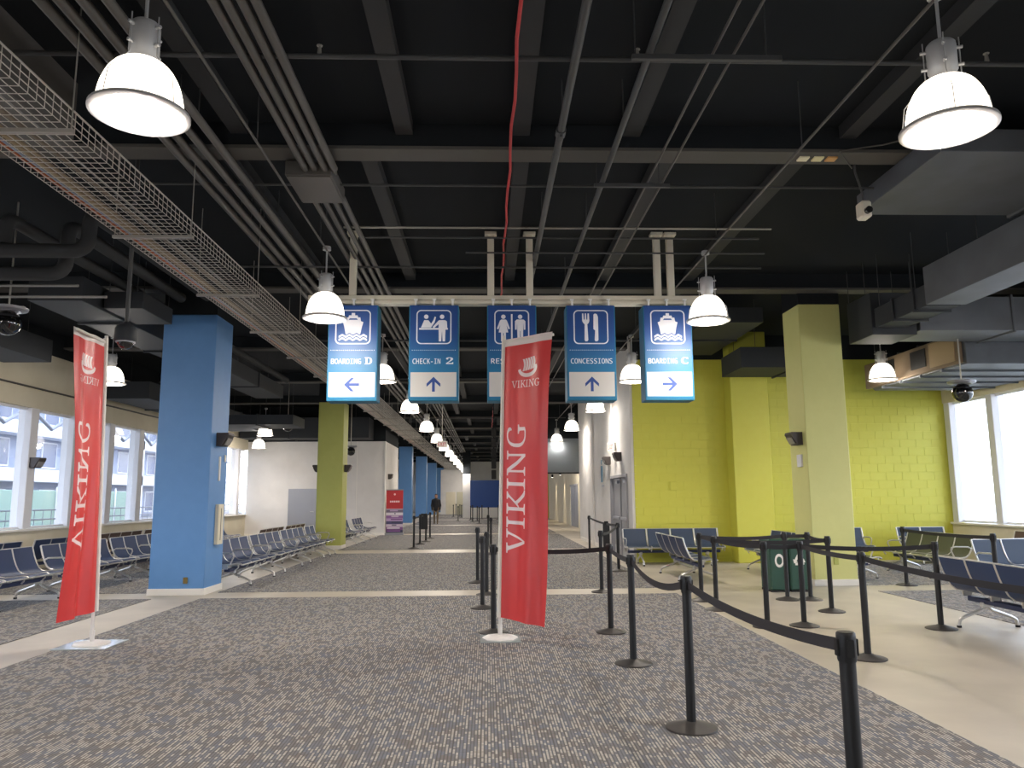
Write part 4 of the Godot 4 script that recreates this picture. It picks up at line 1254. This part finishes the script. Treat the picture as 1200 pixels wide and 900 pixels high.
		if k == 0:
			for i in 20:
				var a0 := TAU * i / 20
				var a1 := TAU * (i + 1) / 20
				var o: Callable = func(a: float, r: float) -> Vector3: return Vector3(cos(a) * 0.075 * r, 0.5 + sin(a) * 0.11 * r, 0.2325)
				b.quad(o.call(a0, 1.0), o.call(a1, 1.0), o.call(a1, 0.6), o.call(a0, 0.6), Vector3.BACK)
		else:
			for i in 3:
				var bs := Basis(Vector3.BACK, TAU * i / 3)
				var o: Callable = func(x: float, y: float) -> Vector3: return bs * Vector3(x, y, 0) * 1.0 + Vector3(0, 0.5, 0.2325)
				b.quad(o.call(-0.07, -0.075), o.call(0.03, -0.075), o.call(0.03, -0.035), o.call(-0.07, -0.035), Vector3.BACK)
				b.flat(o.call(0.03, -0.1), o.call(0.085, -0.055), o.call(0.03, -0.01), Vector3.BACK)
		obj("print", b, M.trim, n)
	# rest room signs on the white wall
	var rs := thing("restroom_sign", "blue standing figure sign on the white wall left of the rest room doors", "sign", Vector3(3.43, 2.3, -23.0))
	b = MB.new()
	b.cyl(Vector3(0, 0.27, 0), Vector3(-0.02, 0.27, 0), 0.075, 0.075, 16)
	b.box(Vector3(-0.01, 0.02, 0), Vector3(0.02, 0.3, 0.26), 0.0); b.box(Vector3(-0.01, -0.22, 0.06), Vector3(0.02, 0.2, 0.09)); b.box(Vector3(-0.01, -0.22, -0.06), Vector3(0.02, 0.2, 0.09))
	obj("figure", b, mat("1d5570", 0.5), rs)
	obj("text_plate", bx(Vector3(0.02, -0.42, 0), Vector3(0.03, 0.07, 0.34), 0.003), M.steel, rs)
	var mkx: Callable = func(label: String, at: Vector3, turn: float):
		var x := thing("exit_sign", label, "sign", at, turn)
		obj("box", bx(Vector3.ZERO, Vector3(0.42, 0.24, 0.06), 0.008), M.trim, x)
		var cv := Canvas.new(128, 72, Color("e8e2da"))
		cv.text(letters("EXIT", "Droid Sans", 700)[0], func(p: Vector2) -> Vector2: return Vector2(0.12 + p.x * 0.76, 0.2 + p.y * 0.6), Color("c02028"))
		var f := MB.new()
		f.quad(Vector3(-0.2, -0.11, 0.031), Vector3(0.2, -0.11, 0.031), Vector3(0.2, 0.11, 0.031), Vector3(-0.2, 0.11, 0.031), Vector3.BACK)
		obj("face", f, printed(cv.tex(), 0.4), x)
		obj("stem", cy(Vector3(0, 0.12, -0.02), Vector3(0, CEIL - at.y, -0.02), 0.012, 6), M.trim, x)
	mkx.call("exit sign with red letters on the white wall above the rest room doors", Vector3(3.4, 2.9, -20.9), -PI * 0.4)
	mkx.call("small red exit sign among the far left hall lamps", Vector3(-1.75, 3.62, -30.0), 0.0)
	# wall washer on the white wall
	var ws := thing("wall_washer", "small spot fitting high on the white wall above the rest room doors", "light", Vector3(3.15, 4.7, -20.9))
	obj("can", cy(Vector3(0, -0.05, 0), Vector3(0, 0.15, 0), 0.07, 14), M.black, ws)
	obj("stem", cy(Vector3(0, 0.15, 0), Vector3(0, CEIL - 4.7, 0), 0.012, 6), M.black, ws)
	obj("bulb", cy(Vector3(0, -0.06, 0), Vector3(0, -0.04, 0), 0.055, 14), M.bulb, ws)
	var sl := SpotLight3D.new()
	sl.name = "washer_light"; add_child(sl)
	sl.position = Vector3(3.15, 4.62, -20.9); sl.rotation = Vector3(-PI * 0.5 , 0, 0); sl.rotate_z(0.12)
	sl.light_color = Color("fff2e0"); sl.light_energy = 8.0; sl.spot_angle = 24.0; sl.spot_range = 30.0; sl.spot_attenuation = 2.0; sl.light_size = 0.05; sl.shadow_enabled = true

# ---------------------------------------------------------------- the far end
func body_mesh(bones: Array, lo: Vector3, hi: Vector3, cell: float) -> ArrayMesh:   # surface nets over tapered capsules joined smoothly
	var nx := int((hi.x - lo.x) / cell) + 2
	var ny := int((hi.y - lo.y) / cell) + 2
	var nz := int((hi.z - lo.z) / cell) + 2
	var f := PackedFloat32Array()
	f.resize(nx * ny * nz)
	for k in nz:
		for j in ny:
			for i in nx:
				var p := lo + Vector3(i, j, k) * cell
				var s := 0.0
				for q in bones:
					var a: Vector3 = q[0]
					var ab: Vector3 = q[1] - a
					var t := clampf((p - a).dot(ab) / maxf(ab.length_squared(), 1e-9), 0, 1)
					s += exp(-((p - a - ab * t).length() - lerpf(q[2], q[3], t)) * 60.0)
				f[(k * ny + j) * nx + i] = -log(maxf(s, 1e-30)) / 60.0
	var idx := {}
	var vs := []
	var st := SurfaceTool.new()
	st.begin(Mesh.PRIMITIVE_TRIANGLES)
	var at: Callable = func(i: int, j: int, k: int) -> float: return f[(k * ny + j) * nx + i]
	for k in nz - 1:
		for j in ny - 1:
			for i in nx - 1:
				var sum := Vector3.ZERO
				var cnt := 0
				for e in 12:
					var ax := e / 4
					var c0 := Vector3i.ZERO
					c0[(ax + 1) % 3] = e % 2; c0[(ax + 2) % 3] = (e / 2) % 2
					var c1 := c0
					c1[ax] = 1
					var a: float = at.call(i + c0.x, j + c0.y, k + c0.z)
					var b: float = at.call(i + c1.x, j + c1.y, k + c1.z)
					if (a < 0) != (b < 0):
						sum += Vector3(c0).lerp(Vector3(c1), a / (a - b)); cnt += 1
				if cnt > 0:
					idx[Vector3i(i, j, k)] = vs.size()
					vs.append(lo + (Vector3(i, j, k) + sum / cnt) * cell)
	st.set_smooth_group(0)
	for c in idx:
		var a: float = at.call(c.x, c.y, c.z)
		for ax in 3:
			var d := Vector3i.ZERO; d[ax] = 1
			var u := Vector3i.ZERO; u[(ax + 1) % 3] = 1
			var w := Vector3i.ZERO; w[(ax + 2) % 3] = 1
			var b: float = at.call(c.x + d.x, c.y + d.y, c.z + d.z)
			if (a < 0) == (b < 0) or not (idx.has(c - u) and idx.has(c - w) and idx.has(c - u - w)): continue
			var q := [vs[idx[c]], vs[idx[c - u]], vs[idx[c - u - w]], vs[idx[c - w]]]
			if a < 0: q.reverse()
			for t in [[0, 1, 2], [0, 2, 3]]:
				for m in t: st.add_vertex(q[m])
	st.index()
	st.generate_normals()
	return st.commit()
func far_hall():
	var wf := snode("wall_far")
	obj("face", span(-14, 14, -0.3, CEIL + 0.3, -84.3, -84), M.white, wf)
	var w2 := snode("wall_left_far")
	obj("sill_wall", span(-9.3, -9, 0, 0.9, -84, -38.3), M.white, w2)
	obj("head_wall", span(-9.3, -9, 3.6, CEIL, -84, -38.3), M.white, w2)
	window_band("window", -9.15, 0.9, 3.6, -84.0, -38.3, 2.75, 0.4, -41.0)
	var w3 := snode("wall_right_far")
	obj("recess_side", span(4.6, 4.9, 0, CEIL, -39.2, -29.0), M.cream, w3)
	obj("over_door", span(4.6, 4.9, 2.2, CEIL, -43.0, -39.2), M.cream, w3)
	obj("far_side", span(4.6, 4.9, 0, CEIL, -58, -43.0), M.cream, w3)
	obj("yellow_end", span(4.4, 4.9, 0, CEIL, -84, -58), M.yellow, w3)
	obj("corner", span(4.45, 4.6, 0, CEIL, -37.4, -36.8), M.cream, w3)
	var d3 := snode("door_3")
	for z in [-43.0, -41.1]: obj("leaf", span(4.64, 4.7, 0.0, 2.15, z + 0.04, z + 1.86, 0.01), M.steel, d3)
	obj("frame", span(4.58, 4.68, 2.12, 2.22, -43.0, -39.2), M.doorgrey, d3)
	var hd := snode("trim_1")
	obj("header", span(0.75, 4.6, 2.6, 4.05, -33.4, -33.0), mat("7d858c", 0.6), hd)
	obj("header_edge", span(0.75, 4.6, 2.55, 2.6, -33.42, -32.98), M.dark, hd)
	obj("header_top", span(0.75, 4.6, 4.05, CEIL, -33.4, -33.0), M.black, hd)
	for z in [-46.0, -51.5]:
		var c := thing("downlight", "small downlight washing the far cream wall beyond the grey header, " + ("nearer one" if z > -50 else "farther one"), "light", Vector3(4.35, 2.9, z))
		obj("can", cy(Vector3(0, -0.04, 0), Vector3(0, 0.14, 0), 0.07, 12), M.black, c)
		obj("stem", cy(Vector3(0, 0.14, 0), Vector3(0, CEIL - 2.9, 0), 0.012, 6), M.black, c)
		obj("bulb", cy(Vector3(0, -0.05, 0), Vector3(0, -0.03, 0), 0.055, 12), M.bulb, c)
		var l := SpotLight3D.new()
		l.name = "downlight_light"; add_child(l, true)
		l.position = Vector3(4.35, 2.82, z); l.rotation = Vector3(-PI * 0.5, 0, 0)
		l.light_color = Color("ffeecf"); l.light_energy = 6.0; l.spot_angle = 30.0; l.spot_range = 30.0; l.spot_attenuation = 2.0; l.light_size = 0.05; l.shadow_enabled = true
	var sc := thing("partition_board", "big plain blue board at the far end of the hall, left of the right flag", "board", Vector3(0, 0, -60))
	obj("blue_panel", span(-1.31, 1.1, 0.8, 2.88, -0.04, 0.04, 0.01), mat("24509c", 0.5), sc)
	obj("white_base", span(-1.25, 1.05, 0.03, 0.8, -0.02, 0.02), M.trim, sc)
	for x in [-1.2, 0.0, 1.0]: obj("foot", span(x - 0.04, x + 0.04, 0, 0.06, -0.3, 0.3), M.steel, sc)
	var wp := thing("pillar", "white pillar left of the far blue board", "pillar", Vector3(-1.6, 0, -61))
	obj("painted_shaft", span(-0.3, 0.3, 0, 3.4, -0.3, 0.3, 0.01), M.white, wp)
	obj("black_upper_shaft", span(-0.3, 0.3, 3.4, CEIL, -0.3, 0.3), M.black, wp)
	var fb := thing("display_wall", "pale grey wall unit at the far end beside the last blue pillars", "wall unit", Vector3(-3.0, 0, -74))
	obj("body", span(-1.4, 1.1, 0, 4.2, -0.3, 0.3, 0.01), M.white, fb)
	obj("door", span(-0.9, 0.0, 0, 2.1, 0.29, 0.33, 0.01), M.cream, fb)
	obj("side_door", span(0.1, 0.9, 0, 2.1, 0.29, 0.33, 0.01), mat("b8b49c", 0.6), fb)
	# roll-up banner
	var rb := thing("rollup_banner", "red-topped roll-up banner with purple pictures beside the dark blue pillar", "banner", Vector3(-3.98, 0, -33.6))
	var c := Canvas.new(200, 500, Color("bfb2c4"))
	c.rect(0, 0, 1, 0.44, Color("b0282e"))
	c.disc(0.5, 0.1, 0.06, Color("e9c9c8"))
	for i in 7: c.rect(0.22 + 0.085 * i, 0.25, 0.275 + 0.085 * i, 0.29, Color("f0e4e2"))
	var cols := ["6f6478", "d8d2d8", "8d5f98", "b49ac0", "4e4a70", "c7b7c9", "7c4e86", "3b3c58"]
	for i in 8:
		c.rect(0, 0.46 + 0.0675 * i, 1, 0.46 + 0.0675 * (i + 1), Color(cols[i]))
		c.rect(rng.randf() * 0.5, 0.47 + 0.0675 * i, 0.5 + rng.randf() * 0.5, 0.5 + 0.0675 * i, Color(cols[(i + 3) % 8]))
	obj("base_case", span(-0.4, 0.4, 0, 0.09, -0.1, 0.1, 0.01), M.steel, rb)
	obj("sheet", span(-0.36, 0.36, 0.08, 1.9, -0.006, 0.0), M.trim, rb)
	var f := MB.new()
	f.quad(Vector3(-0.36, 0.09, 0.004), Vector3(0.36, 0.09, 0.004), Vector3(0.36, 1.9, 0.004), Vector3(-0.36, 1.9, 0.004), Vector3.BACK)
	obj("printed_face", f, printed(c.tex(), 0.5), rb)
	obj("top_bar", span(-0.37, 0.37, 1.89, 1.93, -0.02, 0.02, 0.004), M.steel, rb)
	# thin hanging cable drop with loudspeakers, left of the right flag
	var hs := thing("speaker_drop", "slim black loudspeaker column hanging left of the right flag pole", "loudspeaker", Vector3(0.22, 0, -25.5))
	obj("pole", cy(Vector3(0, 2.9, 0), Vector3(0, CEIL, 0), 0.02, 8), M.black, hs)
	for y in [2.3, 2.65, 3.0, 3.35, 3.7]: obj("cabinet", bx(Vector3(0.0, y, 0), Vector3(0.16, 0.3, 0.2), 0.015), M.rubber, hs)
	# the man far down the hall
	var pn := thing("person", "man in dark jacket and khaki trousers walking far down the hall", "person", Vector3(-3.1, 0.007, -47.3))
	var bn := [[Vector3(0, 0.95, 0), Vector3(0, 1.38, 0.01), 0.14, 0.155], [Vector3(-0.08, 0.93, 0), Vector3(0.08, 0.93, 0), 0.11, 0.11], [Vector3(-0.16, 1.4, 0), Vector3(0.16, 1.4, 0), 0.07, 0.07], [Vector3(0, 1.42, 0), Vector3(0, 1.54, 0.01), 0.055, 0.05],
		[Vector3(-0.09, 0.9, 0), Vector3(-0.1, 0.5, 0.05), 0.09, 0.06], [Vector3(-0.1, 0.5, 0.05), Vector3(-0.1, 0.09, -0.03), 0.058, 0.04], [Vector3(0.09, 0.9, 0), Vector3(0.1, 0.5, 0.12), 0.09, 0.06], [Vector3(0.1, 0.5, 0.12), Vector3(0.1, 0.09, 0.16), 0.058, 0.04],
		[Vector3(-0.1, 0.05, -0.04), Vector3(-0.1, 0.04, 0.13), 0.045, 0.038], [Vector3(0.1, 0.05, 0.15), Vector3(0.1, 0.04, 0.32), 0.045, 0.038],
		[Vector3(-0.2, 1.38, 0), Vector3(-0.25, 1.1, -0.05), 0.062, 0.048], [Vector3(-0.25, 1.1, -0.05), Vector3(-0.23, 0.86, 0.06), 0.045, 0.035], [Vector3(0.2, 1.38, 0), Vector3(0.25, 1.1, 0.0), 0.062, 0.048], [Vector3(0.25, 1.1, 0.0), Vector3(0.24, 0.86, 0.1), 0.045, 0.035],
		[Vector3(-0.23, 0.84, 0.07), Vector3(-0.22, 0.74, 0.1), 0.034, 0.022], [Vector3(0.24, 0.84, 0.11), Vector3(0.23, 0.74, 0.14), 0.034, 0.022]]
	obj("body", body_mesh(bn, Vector3(-0.4, -0.02, -0.25), Vector3(0.42, 1.62, 0.42), 0.03), mat("6a5a44", 0.8), pn)
	var jk := []
	for i in [0, 2, 10, 11, 12, 13]: jk.append([bn[i][0] if i != 0 else Vector3(0, 0.88, 0), bn[i][1], bn[i][2] + 0.02, bn[i][3] + 0.02])
	obj("jacket", body_mesh(jk, Vector3(-0.42, 0.7, -0.28), Vector3(0.42, 1.6, 0.3), 0.03), mat("23242a", 0.8), pn)
	obj("head", body_mesh([[Vector3(0, 1.6, 0.01), Vector3(0, 1.68, 0.0), 0.075, 0.09], [Vector3(0, 1.57, 0.05), Vector3(0, 1.6, 0.06), 0.05, 0.05], [Vector3(0, 1.62, 0.1), Vector3(0, 1.6, 0.115), 0.012, 0.016], [Vector3(-0.09, 1.62, 0), Vector3(0.09, 1.62, 0), 0.016, 0.016]], Vector3(-0.14, 1.48, -0.14), Vector3(0.14, 1.8, 0.16), 0.015), mat("b58a70", 0.6), pn)
	obj("hair", body_mesh([[Vector3(0, 1.7, -0.02), Vector3(0, 1.66, -0.04), 0.095, 0.085]], Vector3(-0.14, 1.52, -0.16), Vector3(0.14, 1.84, 0.12), 0.015), mat("1e1a18", 0.8), pn)

# ---------------------------------------------------------------- what the left windows look out on
func outside():
	var g := snode("ground")
	obj("paving", span(-80, -14.2, -0.3, -0.05, -110, 40), mat("77777a", 0.9), g)
	obj("paving_right", span(14.2, 80, -0.3, -0.05, -110, 40), mat("b4b4b0", 0.9), g)
	var t := thing("terminal_building", "long white building with bluish window bands outside the left windows", "building", Vector3(-34, 0, -50))
	var wm := mat("cccdd4", 0.7)
	var bm := mat("34466a", 0.25)
	obj("wall", span(-4, 0, 0, 14, -52, 52), mat("8a92a6", 0.7), t)
	for y in [2.9, 6.2, 9.5]: obj("balcony_slab", span(0, 1.6, y, y + 0.9, -52, 52, 0.02), wm, t)
	for y in [0.4, 4.0, 7.3]:
		for k in 34:
			var w := obj("window", span(0.0, 0.08, y, y + 2.0, -51.5 + 3.05 * k, -49.5 + 3.05 * k), M.frame, t)
			obj("glass", span(0.08, 0.1, y + 0.1, y + 1.9, -51.4 + 3.05 * k, -49.6 + 3.05 * k), bm, w)
	for k in 12: obj("column", span(1.2, 1.6, 0, 11, -51 + 9.0 * k, -50.5 + 9.0 * k, 0.02), wm, t)
	var r := thing("railing", "thin dark railing outside the left windows", "railing", Vector3(-14.5, 0, -24))
	for y in [0.95, 1.25]: obj("rail", cy(Vector3(0, y, -22), Vector3(0, y, 22), 0.025, 6), mat("7a7e90", 0.5), r)
	var b := MB.new()
	for k in 90: b.cyl(Vector3(0, 0, -22 + 0.49 * k), Vector3(0, 1.25, -22 + 0.49 * k), 0.012, 0.012, 5, false)
	var bo := obj("balusters", b, mat("7a7e90", 0.5), r)
	bo.set_meta("kind", "stuff")
	var h := thing("hedge_fence", "pale green planted screen outside the left windows", "hedge", Vector3(-24, 0, -30))
	var gm := mat("8ea696", 0.9)
	for k in 14:
		obj("panel", span(-0.1, 0.1, 0.0, 2.1, -24 + 3.4 * k, -20.8 + 3.4 * k, 0.02), gm, h)
		obj("stake", cy(Vector3(0.15, 0, -24 + 3.4 * k), Vector3(0.15, 2.3, -24 + 3.4 * k), 0.05, 6), M.frame, h)
	var cn := MB.new()
	for k in 14: cn.tube([Vector3(-17, 5.0, -8 - 3.0 * k), Vector3(-17, 4.3, -9.5 - 3.0 * k), Vector3(-17, 5.0, -11 - 3.0 * k)], 0.08, 6)
	cn.box(Vector3(-17, 5.1, -28), Vector3(0.3, 0.25, 44))
	tag(obj("canopy_truss", cn, mat("9a9ca8", 0.6)), "grey steel canopy truss outside the top of the left windows", "truss")
